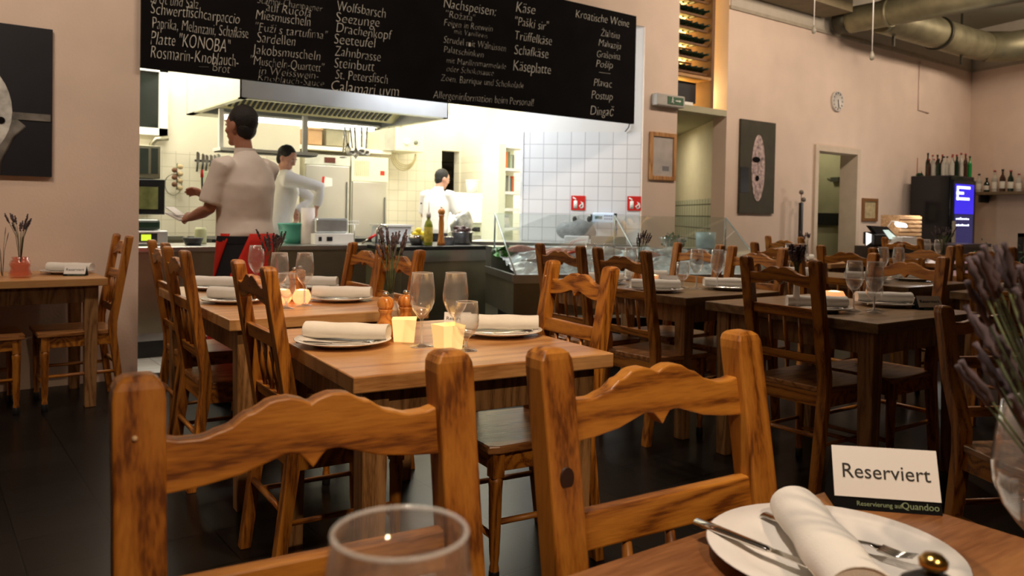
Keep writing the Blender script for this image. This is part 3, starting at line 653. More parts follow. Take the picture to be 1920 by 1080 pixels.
table_corner(5.08, 2.55, .86, 1.25, 0, 'far wooden table behind the candle table, two chairs on each side', wTD)
table_corner(6.55, 2.30, .80, .95, 0, 'far wooden table in front of the black drinks cooler')
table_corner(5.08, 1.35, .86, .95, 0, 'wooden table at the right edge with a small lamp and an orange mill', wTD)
table_corner(6.98, 4.25, .80, .95, 0, 'farthest wooden table beside the back wall')
table_corner(8.22, 3.75, .80, .90, 0, 'far wooden table in front of the doorway')
# ------------------------------------------------------------------ TABLEWARE
def mk_plate(): 
    b = NB(); lathe(b, [(0, 0), (.085, 0), (.09, .004), (.118, .010), (.150, .0185), (.153, .0205), (.151, .022), (.118, .0145), (.092, .0085), (0, .007)], 56); return b
def mk_napkin():
    b = NB(); rs = []; n = 28; L_ = .275
    xs = [-L_/2+L_*i/10 for i in range(11)]
    for i, x in enumerate(xs):
        f = 1+.05*math.sin(i*1.3); e = 1.0
        rs.append([Vector((x, .034*f*math.cos(2*PI*k/n)*(1+.10*(x/L_)), .0265*f*math.sin(2*PI*k/n)+.0265)) for k in range(n)])
    rings(b, rs, True, False)
    for side in (0, -1):        # rolled layers visible at the ends
        r = rs[side]; c = sum(r, Vector())/n; s_ = 1 if side else -1
        layers = [[c+(p-c)*q+Vector((s_*dx, 0, 0)) for p in r] for q, dx in ((1, 0), (.93, .002), (.86, -.004), (.78, .0), (.70, -.007), (.6, -.002), (.5, -.012), (.3, -.02))]
        rings(b, layers, True, True)
    b2 = b; box(b, -L_/2+.006, L_/2-.006, .020, .037, .004, .012)
    return b
def mk_fork():
    b = NB(); pts = [(-.10, 0, .006), (-.06, 0, .004), (0, 0, .005), (.045, 0, .010), (.06, 0, .009)]
    tube(b, pts, [(.0105, .0022), (.0085, .0022), (.0035, .002), (.004, .0018), (.011, .0015)], 8, side=(0, 1, 0))
    for k in range(4):
        y = -.009+.006*k; tube(b, [(.058, y, .009), (.08, y, .007), (.10, y, .012)], [.0021, .0019, .0009], 6)
    return b
def mk_knife():
    b = NB(); tube(b, [(-.115, 0, .006), (-.08, 0, .006), (-.01, 0, .006), (0, 0, .006)], [(.0098, .0045), (.0086, .0045), (.0066, .0035), (.007, .001)], 8, side=(0, 1, 0))
    prism(b, [(0, -.006), (.085, -.010), (.105, -.006), (.115, .004), (.10, .008), (0, .006)], lambda u, v, s: Vector((u, v, .0055+.0012*s))); return b
protos = {}
def ware(kind, mk, m, label, cat, loc, rot, group, smooth=None):
    rot = rot if isinstance(rot, tuple) else (0, 0, rot)
    if kind not in protos:
        o = obj(kind, mk(), m, None, smooth=smooth); protos[kind] = o
    else:
        o = protos[kind].copy(); COL.objects.link(o)
    o.location = loc; o.rotation_euler = rot; return tag(o, label, cat, group)
HEAD = math.atan2(-.6, .8)     # picture-horizontal direction in the room
def setting(x, y, where, rot=0, cut=True):
    a = HEAD+rot; c, s = math.cos(a), math.sin(a)
    ware('dinner_plate', mk_plate, whitep, 'round white dinner plate '+where, 'plate', (x, y, TZ), a, 'white dinner plates')
    ox, oy = -s*.035, c*.035
    ware('rolled_napkin', mk_napkin, napk, 'thick rolled cream napkin '+where, 'napkin', (x+ox, y+oy, TZ+.0125), a, 'rolled cloth napkins')
    if cut:
        for kd, mk, dy, dx, n in (('fork', mk_fork, -.045, .02, 'fork'), ('knife', mk_knife, -.070, -.01, 'knife')):
            ware(kd, mk, steelS, 'steel %s %s' % (n, where), n, (x+c*dx-s*dy, y+s*dx+c*dy, TZ+.009), a+(.12 if kd == 'fork' else -.02), 'steel cutlery')
p = atZ(643, 646, TZ); setting(p.x, p.y, 'at the left place of the central table', -.13)
p = atZ(936, 627, TZ); setting(p.x, p.y, 'at the right place of the central table')
p = atZ(388, 572, TZ); setting(1.18, 3.66, 'at the near left place by the waiter', -.05)
setting(1.28, 4.28, 'at the far left place by the waiter')
p = atZ(655, 559, TZ); setting(1.62, 3.50, 'at the near right place by the waiter')
setting(1.72, 4.10, 'at the far right place by the waiter')
setting(3.45, 3.66, 'in front of the farther fish display chair', cut=False)
p = atZ(1238, 548, TZ); setting(p.x+.02, p.y+.05, 'beside the pinkish candle of the middle table')
setting(3.90, 3.70, 'near the fish display glass, far side', cut=False)
p = atZ(1405, 543, TZ); setting(3.88, 3.02, 'right of the wine glasses on the middle table')
p = atZ(1535, 582, TZ); setting(p.x, p.y, 'left of the round candle', -.05)
p = atZ(1662, 573, TZ); setting(p.x, p.y, 'between the wine glasses and the reserved card')
setting(5.28, 3.42, 'behind the tall white lavender vase', cut=False)
setting(5.30, 2.95, 'behind the upright glasses, far table', cut=False)
setting(5.72, 2.85, 'near the bright far chair post', cut=False)
setting(6.75, 2.62, 'at the far table by the black cooler', cut=False)
setting(5.30, 1.95, 'behind the small lamp table chair', cut=False)
setting(7.2, 4.72, 'on the farthest table at the back wall', cut=False)
setting(.775, 5.66, 'on the left wall table near its right end', .0)
setting(8.5, 4.2, 'on the far table before the doorway', cut=False)
# foreground place setting
p = atZ(1560, 1035, TZ+.015); fx, fy = p.x, p.y
W_FG = 'in the foreground'
ware('dinner_plate', mk_plate, whitep, 'large round white plate in the foreground beside the big reserved card', 'plate', (fx, fy, TZ), 0, 'white dinner plates')
ware('rolled_napkin', mk_napkin, napk, 'cream rolled napkin lying diagonally across the foreground plate', 'napkin', (.872, .531, TZ+.0165), (0, -.04, math.atan2(.442-.62, .791-.954)), 'rolled cloth napkins')
ware('knife', mk_knife, steelS, 'steel knife left of the napkin on the foreground plate, handle over the rim', 'knife', (.842, .580, TZ+.017), (0, .0, -PI/2+.03), 'steel cutlery')
ware('fork', mk_fork, steelS, 'steel fork poking out from under the foreground napkin', 'fork', (.957, .568, TZ+.013), (0, 0, -PI/2+.12), 'steel cutlery')
# ---- glasses
def _rim(b, r, z, t):
    rs = [[Vector(((r+t*math.cos(a))*math.cos(2*PI*i/32), (r+t*math.cos(a))*math.sin(2*PI*i/32), z+t*math.sin(a))) for i in range(32)] for a in [2*PI*k/6 for k in range(7)]]
    rings(b, rs, True, False, 1)
def mk_wine():
    b = NB(); lathe(b, [(0, 0), (.035, 0), (.0355, .0015), (.030, .003), (.012, .007), (.0048, .014), (.0036, .03), (.0036, .075), (.006, .088), (.016, .099), (.030, .118), (.0395, .142), (.0415, .162), (.039, .190), (.033, .234), (.0322, .2345), (.038, .190), (.0402, .162), (.0382, .143), (.029, .120), (.015, .103), (.0, .098)], 32, cap=False); _rim(b, .0326, .2345, .0011); _rim(b, .0355, .0012, .0010); lathe(b, [(.0040, .012), (.0040, .076)], 10, mi=1, cap=False); return b
def mk_water():
    b = NB(); lathe(b, [(0, 0), (.034, 0), (.0345, .0015), (.028, .003), (.010, .007), (.0048, .014), (.0045, .03), (.010, .042), (.026, .056), (.0375, .078), (.0395, .098), (.037, .125), (.034, .152), (.033, .1525), (.036, .125), (.0382, .098), (.036, .079), (.025, .059), (.009, .047), (0, .045)], 32, cap=False); _rim(b, .0335, .1525, .0011); _rim(b, .0345, .0012, .0010); lathe(b, [(.0050, .012), (.0050, .03)], 10, mi=1, cap=False); return b
def glass_at(x, y, label, small=False):
    return ware('water_glass' if small else 'wine_glass', mk_water if small else mk_wine, [gcl, grim], label, 'glass', (x, y, TZ), 0, 'clear stemmed glasses', True)
for (x, y, l, s) in (
 (1.294, 2.193, 'tall clear wine glass, left one on the central table', 0), (1.392, 2.150, 'tall clear wine glass, right one on the central table', 0), (1.372, 2.055, 'small clear water glass in front of the right plate, central table', 1),
 (1.433, 4.123, 'wine glass in front of the red apron, left of the lavender', 0), (1.30, 3.44, 'wine glass below the lavender, left of two, on the table by the waiter', 0), (1.40, 3.40, 'wine glass below the lavender, right of two, on the table by the waiter', 0), (1.29, 3.33, 'water glass at the front edge of the table by the waiter', 1),
 (3.529, 2.028, 'wine glass on the round candle table, left of the pair', 0), (3.56, 1.945, 'wine glass on the round candle table, right of the pair', 0), (3.66, 2.00, 'water glass behind the pair on the round candle table', 1),
 (3.72, 3.13, 'wine glass on the middle table, left of the pair', 0), (3.80, 3.04, 'wine glass on the middle table, right of the pair', 0), (3.70, 3.22, 'water glass on the middle table beside its card', 1),
 (3.42, 3.38, 'wine glass seen between the two chairs at the fish display', 0), (3.62, 3.95, 'wine glass standing before the scale display, left one', 0), (3.72, 3.88, 'wine glass standing before the scale display, right one', 0),
 (5.50, 2.95, 'wine glass on the far table, left of the two before the lit desk', 0), (5.58, 2.88, 'wine glass on the far table, right of the two before the lit desk', 0), (5.35, 3.60, 'wine glass behind the reddish chair near the white vase, left one', 0), (5.45, 3.55, 'wine glass behind the reddish chair near the white vase, right one', 0),
 (6.85, 2.75, 'wine glass in front of the black cooler, left one', 0), (6.95, 2.70, 'wine glass in front of the black cooler, right one', 0),
 (8.45, 3.95, 'small far wine glass in front of the doorway', 0), (8.35, 4.02, 'small far wine glass left of the other before the doorway', 0)):
    glass_at(x, y, l, s)
p = atD(750, 1002, .429); og = glass_at(p.x, p.y, 'blurred large wine glass rim at the bottom edge of the picture'); og.scale = (1.1, 1.1, 1.1)
p = atD(1936, 975, .88); glass_at(p.x, p.y, 'blurred wine glass cut by the right edge of the picture')
# ---- pepper and salt mills
def mill(x, y, label, dark=False, h=.145, cat='mill'):
    t = thing('pepper_mill', label, cat, (x, y, TZ), 0, 'turned wooden mills'); k = h/.145
    b = NB(); lathe(b, [(0, 0), (.030, 0), (.031, .004), (.029, .020), (.0305, .026), (.030, .030), (.0275, .034), (.0275, .044), (.0285, .050), (.020, .072), (.0195, .082), (.025, .092), (.025, .096), (0, .096)], 24, Matrix.Scale(k, 4, _Z)); obj('body', b, blackm if dark else wO, t)
    b = NB(); lathe(b, [(0, .0965), (.022, .0965), (.027, .106), (.0285, .118), (.024, .132), (.012, .139), (0, .140)], 24, Matrix.Scale(k, 4, _Z)); obj('head', b, blackm if dark else wO, t)
    b = NB(); lathe(b, [(0, .139), (.006, .139), (.004, .142), (.0105, .145), (.011, .150), (.007, .154), (0, .155)], 16, Matrix.Scale(k, 4, _Z)); obj('knob', b, brass if dark else steel, t)
    return t
mill(1.283, 2.415, 'orange wooden salt mill, left one beside the paper lantern'); mill(1.375, 2.440, 'orange wooden pepper mill, right one beside the paper lantern')
mill(1.44, 3.62, 'wooden mill behind the glasses and orange candle by the waiter'); mill(1.50, 3.70, 'second wooden mill behind the glasses by the waiter')
mill(3.60, 3.50, 'small wooden mill seen through the fish display chair'); mill(5.55, 1.95, 'bright orange mill beside the small glowing lamp at right')
p = atD(1750, 1052, .636); mill(p.x, p.y, 'dark mill with a brass knob at the bottom right corner', True, .155)
# ---- candle lights
def emitm(name, col, glow, s):
    return mat(name, col, .8, emit=glow, estr=s, var=.03)
lanm = emitm('lit_paper', (.85, .70, .42), (1.0, .62, .22), .75)
def lantern(x, y, rz, label, tilt=0):
    t = thing('paper_lantern', label, 'lantern', (x, y, TZ), rz); b = NB()
    rs = []
    for z, r in ((0, .032), (.003, .033), (.04, .036), (.075, .040)): rs.append([Vector((r*sx, r*sy, z+ (.002 if sx*sy > 0 else 0))) for sx, sy in ((-1, -1), (1, -1), (1, 1), (-1, 1))])
    for z, r in ((.075, .038), (.02, .034), (.006, .03)): rs.append([Vector((r*sx, r*sy, z)) for sx, sy in ((-1, -1), (1, -1), (1, 1), (-1, 1))])
    rings(b, rs, True, True, 0, False); obj('paper_shade', b, lanm, t)
    b = NB(); lathe(b, [(0, .006), (.018, .006), (.018, .022), (0, .022)], 16); c = obj('candle', b, mat('wax', (.85, .8, .6), .6), t)
    b = NB(); lathe(b, [(0, .023), (.003, .026), (.0035, .032), (0, .045)], 8); obj('flame', b, emitm('flame', (1, .7, .3), (1, .6, .2), 30), c)
    return t
lantern(1.300, 2.315, HEAD+.1, 'square glowing paper lantern beside the two mills'); lantern(1.350, 2.125, HEAD+.6, 'second glowing paper lantern turned at an angle behind the wine glass stems')
def tealight(x, y, label, r=.042, col=(.9, .45, .22), s=1.2):
    t = thing('candle_glass', label, 'candle', (x, y, TZ), 0, 'glowing table candles'); b = NB()
    lathe(b, [(0, 0), (r*.7, 0), (r, .018), (r*1.02, .036), (r*.78, .062), (r*.72, .062), (r*.92, .036), (0, .008)], 20); obj('glass_bowl', b, emitm('candle_glass_%d' % int(s*10), col, (1, .42, .16), s), t)
    b = NB(); ell(b, (0, 0, .058), (r*.55, r*.55, .008), 12, 6); obj('lit_rim', b, emitm('candle_glow', (1, .8, .5), (1, .75, .4), 3), t)
tealight(3.752, 2.262, 'round pink-white glowing candle glass left of the wine glasses at right', .055, s=.9)
tealight(1.345, 3.53, 'round orange glowing candle among the glasses by the waiter', .045, s=1.3); tealight(1.42, 3.48, 'second orange glowing candle behind the stems by the waiter', .04, s=1.3)
tealight(3.66, 3.42, 'dull orange candle beside the small card on the middle table', .045, s=.5)
tealight(5.62, 1.86, 'small round white lamp next to the orange mill at right', .05, s=.6)
# ---- reserved cards
def card(px, py, rz, label, w_=.149, h_=.085, loc=None, text=True):
    if loc is None: p = atZ(px, py, TZ); loc = (p.x, p.y, TZ)
    t = thing('reserved_card', label, 'reserved sign', loc, rz, 'folded reserved cards')
    dp = .035; b = NB(); prism(b, [(-dp, 0), (dp, 0), (0.001, h_)], lambda u, v, s: Vector((-w_/2 if s == 0 else w_/2, u, v))); obj('card_body', b, mat('card_black', (.006, .006, .006), .9, spec=.1), t)
    L = math.hypot(dp, h_); tilt = math.atan2(h_, dp)
    mx = T(0, -dp, 0) @ Rx(tilt)
    b = NB(); box(b, -w_/2, w_/2, L*.2, L, .0005, .0012, mx); obj('white_face', b, paper, t)
    if text:
        b = NB(); text_verts(b, 'Reserviert', mx @ T(0, L*.50, .0016), size=.030*w_/.149, align='CENTER', thick=.0003); obj('printed_word', b, ink, t)
        b = NB(); text_verts(b, 'Reservierung auf', mx @ T(-.012, L*.07, .0007), size=.0095*w_/.149, align='CENTER', thick=.0002); text_verts(b, 'Quandoo', mx @ T(.045*w_/.149, L*.065, .0007), size=.0135*w_/.149, align='CENTER', thick=.0002)
        obj('small_print', b, mat('print_green', (.22, .28, .15), .7), t)
    return t
r1 = math.atan2(.55-.655, 1.203-1.105)
card(0, 0, r1+.02, 'large white Reserviert card with a black base strip in the foreground', .149, .085, (1.175, .622, TZ))
card(0, 0, HEAD+.10, 'small grey reserved card at the right corner of the round candle table', .12, .065, (3.93, 1.88, TZ))
card(0, 0, HEAD-.15, 'small bluish reserved card on the middle table before its glasses', .12, .065, (3.70, 3.33, TZ))
card(0, 0, HEAD+.2, 'small reserved card on the left wall table', .12, .06, (.795, 5.46, TZ))
card(0, 0, HEAD, 'small reserved card behind the water glass on the central table', .10, .055, (1.63, 2.50, TZ))
card(0, 0, HEAD, 'small dark reserved card behind the plate of the near right place by the waiter', .10, .05, (1.52, 3.78, TZ))
card(0, 0, HEAD+PI/2+.2, 'white folded card on the small lamp table at right, seen edge-on', .12, .075, (5.30, 1.82, TZ), False)
# ---- lavender in vases
def lavender(x, y, z, label, h=.22, n=16, spread=.07, lean=(0, 0), head=.05, hr=.0075, group='dried lavender bunches', low=.72):
    t = thing('lavender_bunch', label, 'lavender', (x, y, z), 0, group); bs, bf = NB(), NB()
    for i in range(n):
        a = random.uniform(0, 2*PI); s = spread*math.sqrt(random.random()); hh = h*random.uniform(low, 1.0)
        tip = Vector((math.cos(a)*s+lean[0], math.sin(a)*s+lean[1], hh)); mid = Vector((tip.x*.35, tip.y*.35, hh*.55))
        tube(bs, [(math.cos(a)*.004, math.sin(a)*.004, -.03), mid, tip], .0013, 5)
        d = (tip-mid).normalized(); q = []
        rr = []
        m_ = 7
        for k in range(m_): q.append(tip + d*(head*(k/(m_-1)-.6))+Vector((random.uniform(-1, 1), random.uniform(-1, 1), 0))*hr*.25); rr.append(hr*(.55 if k % 2 else 1.0)*(1-.5*abs(k/(m_-1)-.45)*1.6))
        tube(bf, q, rr, 6)
    obj('stems', bs, stemm, t); obj('flower_heads', bf, lav, t); return t
def vase(x, y, label, prof, m=None):
    b = NB(); lathe(b, prof, 20, cap=False); o = obj('flower_vase', b, m or gcl, None, smooth=True); o.location = (x, y, TZ); return tag(o, label, 'vase', 'small flower vases')
bot = [(0, 0), (.022, 0), (.025, .006), (.025, .05), (.020, .066), (.011, .078), (.011, .092), (.014, .098), (.0125, .098), (.0095, .092), (.0095, .078), (.018, .065), (.0225, .05), (.0225, .008), (0, .006)]
tallv = [(0, 0), (.016, 0), (.017, .004), (.0135, .12), (.015, .15), (.0135, .15), (.012, .12), (.014, .008), (0, .006)]
def bigger(pr, k, kz): return [(r*k, z*kz) for r, z in pr]
vase(1.425, 2.645, 'small clear bottle vase behind the mills', bigger(bot, 1.2, 1.25)); lavender(1.425, 2.645, TZ+.10, 'long dark lavender bunch behind the two mills', .25, 30, .055)
vase(1.37, 3.72, 'small clear vase behind the glasses by the waiter', bigger(bot, 1, 1.1)); lavender(1.37, 3.72, TZ+.085, 'dark lavender bunch in front of the red apron', .23, 20, .07)
p = Vector((3.95, 3.52, 0)); vase(3.72, 3.60, 'small vase between the fish display chairs', bot); lavender(3.72, 3.60, TZ+.08, 'spiky dried lavender in front of the pier', .24, 13, .08)
vase(3.33, 2.20, 'tall slim white vase beside the dark spindle chair', tallv, whitep); lavender(3.33, 2.20, TZ+.14, 'tight lavender bunch above the tall slim white vase', .15, 30, .036, hr=.011)
b = NB(); lathe(b, [(0, 0), (.05, 0), (.058, .01), (.060, .03), (.050, .055), (.058, .075), (.050, .10), (.040, .105), (.046, .12), (.043, .12), (.036, .105), (.045, .097), (.053, .075), (.046, .055), (.055, .03), (.05, .012), (0, .008)], 24, cap=False)
o = obj('flower_vase', b, glass('rose_glass', (1, .72, .62)), None, smooth=True); o.location = (.505, 5.44, TZ); tag(o, 'rippled pink glass vase on the left wall table', 'vase', 'small flower vases')
lavender(.505, 5.44, TZ+.12, 'pale purple lavender bunch by the left wall', .24, 16, .075); lavender(.43, 5.62, TZ+.03, 'thin dry sprig at the left edge of the wall table', .24, 6, .10, (-.02, 0), hr=.003)
vase(7.15, 4.62, 'tiny far vase on the farthest table', bot); lavender(7.15, 4.62, TZ+.08, 'small far lavender bunch under the wall rod', .22, 12, .07)
vase(8.35, 3.86, 'tiny far vase before the doorway', bot); lavender(8.35, 3.86, TZ+.08, 'far bushy herb bunch in front of the doorway', .28, 30, .12)
# foreground lavender
vx, vy = .846, .272
vase(vx, vy, 'clear vase beyond the bottom right corner holding the blurred lavender', bigger(bot, 1.3, 1.5))
lavender(vx, vy, TZ+.12, 'large blurred lavender bunch hanging over the right edge of the picture', .28, 90, .088, (.0, .0), head=.045, hr=.0055, low=.5)
# ------------------------------------------------------------------ KITCHEN COUNTERS
def rbox(name, label, cat, px0, py0, px1, py1, Y, dep, m, bevel=.004, group=None, parts=None):
    x0, x1, z0, z1 = rectY(px0, py0, px1, py1, Y)
    o = obj(name, box(NB(), x0, x1, 0, dep, z0, z1), m, None, bevel=bevel); o.location = (0, Y, 0)
    return tag(o, label, cat, group)
CT = .88
t = thing('service_counter', 'long grey steel kitchen counter behind the waiter', 'counter', (1.0, 6.7, 0))
obj('body', box(NB(), 0, 2.36, 0.02, .68, .14, CT-.04), steelD, t); obj('worktop', box(NB(), 0, 2.36, 0, .7, CT-.04, CT), steel, t, bevel=.004); obj('toe_kick', box(NB(), 0, 2.36, .06, .66, 0, .14), blackm, t)
obj('base_strip', box(NB(), 0, 2.36, .01, .03, .14, .20), steel, t)
t = thing('service_counter', 'steel counter block with a black top holding oil and mill', 'counter', (3.5, 6.28, 0)); W2 = .92
obj('body', box(NB(), 0, W2, 0.02, .9, .10, CT-.04), steelD, t); obj('worktop', box(NB(), -.12, W2+.02, -.02, .92, CT-.035, CT), blackm, t, bevel=.003); obj('edge_band', box(NB(), 0, W2+.01, .0, .02, CT-.14, CT-.036), steel, t); obj('toe_kick', box(NB(), .03, W2-.03, .06, .86, 0, .1), blackm, t)
t = thing('worktop', 'steel worktop along the foot of the white tiled wall', 'counter', (tb.x, tb.y, 0)); t.rotation_euler = (0, 0, math.atan2(tdir.y, tdir.x))
obj('top', box(NB(), -.1, 1.75, .02, .62, .86, .90), steel, t); obj('front', box(NB(), -.1, 1.75, .58, .61, .1, .86), steelD, t)
t = thing('prep_counter', 'white-lit prep counter under the back kitchen shelf', 'counter', (5.5, 9.1, 0))
obj('top', box(NB(), 0, 1.26, 0, .7, .88, .92), steel, t); obj('body', box(NB(), 0, 1.26, .03, .7, 0, .88), whiteb, t)
t = thing('cooking_range', 'steel cooking range under the hood behind the counter', 'range', (2.4, 8.2, 0)); obj('body', box(NB(), 0, 2.0, 0, .9, 0, .84), steelD, t); obj('hob', box(NB(), 0, 2.0, 0, .9, .84, .88), blackm, t)
t = thing('back_counter', 'steel counter under the kitchen window', 'counter', (.8, 8.85, 0)); obj('body', box(NB(), 0, 1.5, 0, .7, 0, .85), steelD, t); obj('top', box(NB(), 0, 1.5, -.02, .72, .85, .89), steel, t)
# hood
hx0, hx1, hy0, hy1, hz = 2.34, 4.53, 7.2, 8.95, 2.19
t = thing('extractor_hood', 'big steel extractor hood with black slotted filters above the kitchen', 'extractor hood', (hx0, hy0, hz)); w_, d_ = hx1-hx0, hy1-hy0
b = NB(); box(b, 0, w_, 0, .012, 0, .55); box(b, 0, .012, 0, d_, 0, .55); box(b, w_-.012, w_, 0, d_, 0, .55); box(b, 0, w_, d_-.012, d_, 0, .55); box(b, 0, w_, 0, d_, .54, .56)
obj('canopy', b, mat('hood_steel', (.70, .71, .72), .42, .55, var=.06, scale=3), t)
b = NB(); box(b, .0, w_, .0, .06, -.012, 0); box(b, 0, .06, 0, d_, -.012, 0); box(b, w_-.06, w_, 0, d_, -.012, 0); box(b, 0, w_, d_-.3, d_, -.012, .0); obj('rim', b, mat('hood_rim', (.62, .62, .48), .4, .6), t)
fm = mat('filter_yellow_steel', (.60, .55, .30), .45, .5)
b = NB(); fy0, fz0, fy1, fz1 = .62, .24, 1.1, .02
prism(b, [(.06, 0), (w_-.06, 0), (w_-.06, 1), (.06, 1)], lambda u, v, s: Vector((u, fy0+(fy1-fy0)*v+.01*s, fz0+(fz1-fz0)*v+.01*s))); obj('filter_bank', b, fm, t)
nn_ = Vector((0, -(fz0-fz1), -(fy1-fy0))).normalized(); k_ = 34; b = NB()
for i in range(k_):
    u0 = .1+(w_-.25)*i/k_
    prism(b, [(u0, .05), (u0+.032, .05), (u0+.032, .9), (u0, .9)], lambda u, v, s: Vector((u, fy0+(fy1-fy0)*v, fz0+(fz1-fz0)*v))+nn_*(.004+.004*s))
obj('filter_slots', b, blackm, t)
b = NB(); box(b, .3, w_-.2, 1.30, 1.42, -.06, -.02); obj('lamp_tube', b, mat('hood_lamp', (1, 1, .9), .5, emit=(1, .97, .82), estr=7), t)
b = NB(); box(b, .25, w_-.15, 1.26, 1.46, -.02, .0); obj('lamp_tray', b, whiteb, t)
# post with shelf below the hood
p = atY(571, 287, 8.0); t = thing('pass_shelf', 'white steel post with a narrow shelf under the hood', 'shelf', (p.x, 8.0, p.z))
obj('post', box(NB(), -.025, .025, -.02, .02, .0, 2.165-p.z), whiteb, t); obj('board', box(NB(), -.90, .10, -.12, .12, -.03, .0), whiteb, t); obj('underside', box(NB(), -.89, .09, -.11, .11, -.04, -.031), blackm, t)
obj('post', box(NB(), -.88, -.84, -.02, .02, 0, 2.165-p.z), whiteb, t)
# utensils hanging below the hood
for i, (px, yb_, kd) in enumerate(((652, 288, 'whisk'), (662, 292, 'ladle'), (670, 296, 'whisk'), (678, 290, 'ladle'), (688, 292, 'ladle'), (646, 300, 'skimmer'))):
    a = atY(px-6+i*2, 238, 7.9); c = atY(px, yb_, 7.9); L_ = a.z-c.z
    t = thing(kd, 'steel %s hanging %s in the cluster below the hood' % (kd, ['leftmost but one', 'third from left', 'in the middle', 'second from the right', 'at the right end', 'at the left end'][i]), 'utensil', (c.x, 7.9+.02*(i % 3), c.z), 0, 'utensils hanging under the hood')
    b = NB(); tube(b, [(0, 0, .08), ((a.x-c.x), 0, L_)], .010, 6); obj('handle', b, steelS, t)
    b = NB()
    if kd == 'whisk':
        for k in range(5):
            q = PI*k/5; tube(b, [(.0, 0, .12), (.035*math.cos(q), .035*math.sin(q), .04), (0, 0, -.01), (-.035*math.cos(q), -.035*math.sin(q), .04), (0, 0, .12)], .004, 4)
        obj('wires', b, steelS, t)
    else: ell(b, (0, 0, .03), (.045, .045, .03 if kd == 'ladle' else .012)); obj('bowl', b, steelS, t)
# fridges
def fridge(px0, px1, py0, Yf, label, beige):
    a = atY(px0, py0, Yf); c = atY(px1, py0, Yf); t = thing('kitchen_fridge', label, 'fridge', (a.x, Yf, 0)); w_ = c.x-a.x; h_ = a.z
    obj('body', box(NB(), 0, w_, .02, kb-Yf-.01, 0, h_), mat('fridge_side', (.66, .64, .52), .4, .3), t)
    zt_ = h_-.34 if beige else h_-.14
    d = obj('door', box(NB(), .015, w_-.015, 0, .02, .1, zt_), mat('fridge_steel', (.60, .58, .53), .3, .85, var=.04, scale=2), t, bevel=.004)
    obj('handle', box(NB(), w_-.05, w_-.03, -.03, 0, zt_-.9, zt_-.2), steel, d)
    obj('top_panel', box(NB(), 0, w_, .0, .02, zt_+.01, h_), cream if beige else mat('fridge_top', (.6, .6, .52), .4), t)
    if beige:
        b = NB(); [box(b, w_*(.08+.05*i), w_*(.10+.05*i), -.004, 0, zt_+.08, h_-.06) for i in range(8)]; obj('vent_slots', b, mat('vent_dark', (.5, .46, .28), .6), t)
        obj('display', box(NB(), w_*.78, w_*.9, -.006, 0, zt_+.1, zt_+.16), mat('red_led', (.5, .02, .01), .4, emit=(1, .05, .02), estr=.6), t)
    else:
        obj('display', box(NB(), w_*.42, w_*.66, -.006, 0, zt_+.04, h_-.03), mat('dark_display', (.10, .02, .01), .4), t)
        b = NB(); prism(b, [(w_*.40, zt_-.28), (w_*.60, zt_-.26), (w_*.60, zt_-.16), (w_*.40, zt_-.14)], lambda u, v, s: Vector((u, -.003+.002*s, v))); obj('note', b, paper, t)
        b = NB(); prism(b, [(w_*.36, zt_-.29), (w_*.41, zt_-.28), (w_*.43, zt_-.14), (w_*.38, zt_-.14)], lambda u, v, s: Vector((u, -.006+.002*s, v))); obj('red_sticker', b, redp, t)
    return t
fridge(572, 657, 288, 9.75, 'tall steel fridge with a note and a red sticker', False)
fridge(660, 728, 292, 9.75, 'beige-topped steel fridge with small red display', True)
for q, lb, m, nm_ in (((578, 243, 604, 271), 'brown box on the ledge above the fridge, beside the white post', mat('box_brown', (.33, .20, .10), .8), 'box'), ((612, 243, 656, 274), 'grey-brown crate above the fridge, right of the brown box', mat('crate_grey', (.22, .20, .13), .8), 'crate')):
    x0, x1, z0, z1 = rectY(*q, 10.0); t = thing('storage_'+nm_, lb, nm_, (x0, 10.0, z0)); h_ = z1-z0; w_ = x1-x0
    obj('body', box(NB(), 0, w_, 0, .3, 0, h_), m, t, bevel=.005); obj('lid', box(NB(), -.01, w_+.01, -.01, .31, h_, h_+.02), m, t)
x0, x1, z0, z1 = rectY(540, 274, 728, 284, 10.0); o = obj('shelf_board', box(NB(), 3.88, x1, 9.9, 10.4, z0, z0+.05), kplaster, None); tag(o, 'pale shelf board running above the two fridges', 'shelf')
# water heater
x0, x1, z0, z1 = rectY(744, 205, 796, 284, 9.8)
t = thing('water_heater', 'cream wall boiler with round dials and coiled hose', 'boiler', (x0, 9.8, z0)); w_, h_ = x1-x0, z1-z0
obj('case', box(NB(), 0, w_, 0, .6, 0, h_), cream, t, bevel=.01)
for u, v, r_, m in ((.13, .62, .03, blackm), (.35, .22, .05, whiteb), (.68, .22, .03, mat('dial_grey', (.2, .2, .15), .5))):
    b = NB(); lathe(b, [(0, 0), (r_, 0), (r_, .02), (0, .025)], 16, T(w_*u, 0, h_*v) @ Rx(PI/2)); obj('dial', b, m, t)
obj('side_panel', box(NB(), -.16, -.005, .05, .6, 0, h_), mat('boiler_shaded_side', (.42, .40, .32), .5), t)  # grey colour paints the shading on the boiler's left side
b = NB(); [tube(b, [(w_*.45+.2*math.cos(a)*(.8+.07*k), .1+.02*k, -.02-.24*math.sin(a)*(.7+.1*k)) for a in [PI*i/12 for i in range(13)]], .009, 6) for k in range(4)]; obj('hose', b, mat('hose_beige', (.5, .42, .22), .6), t)
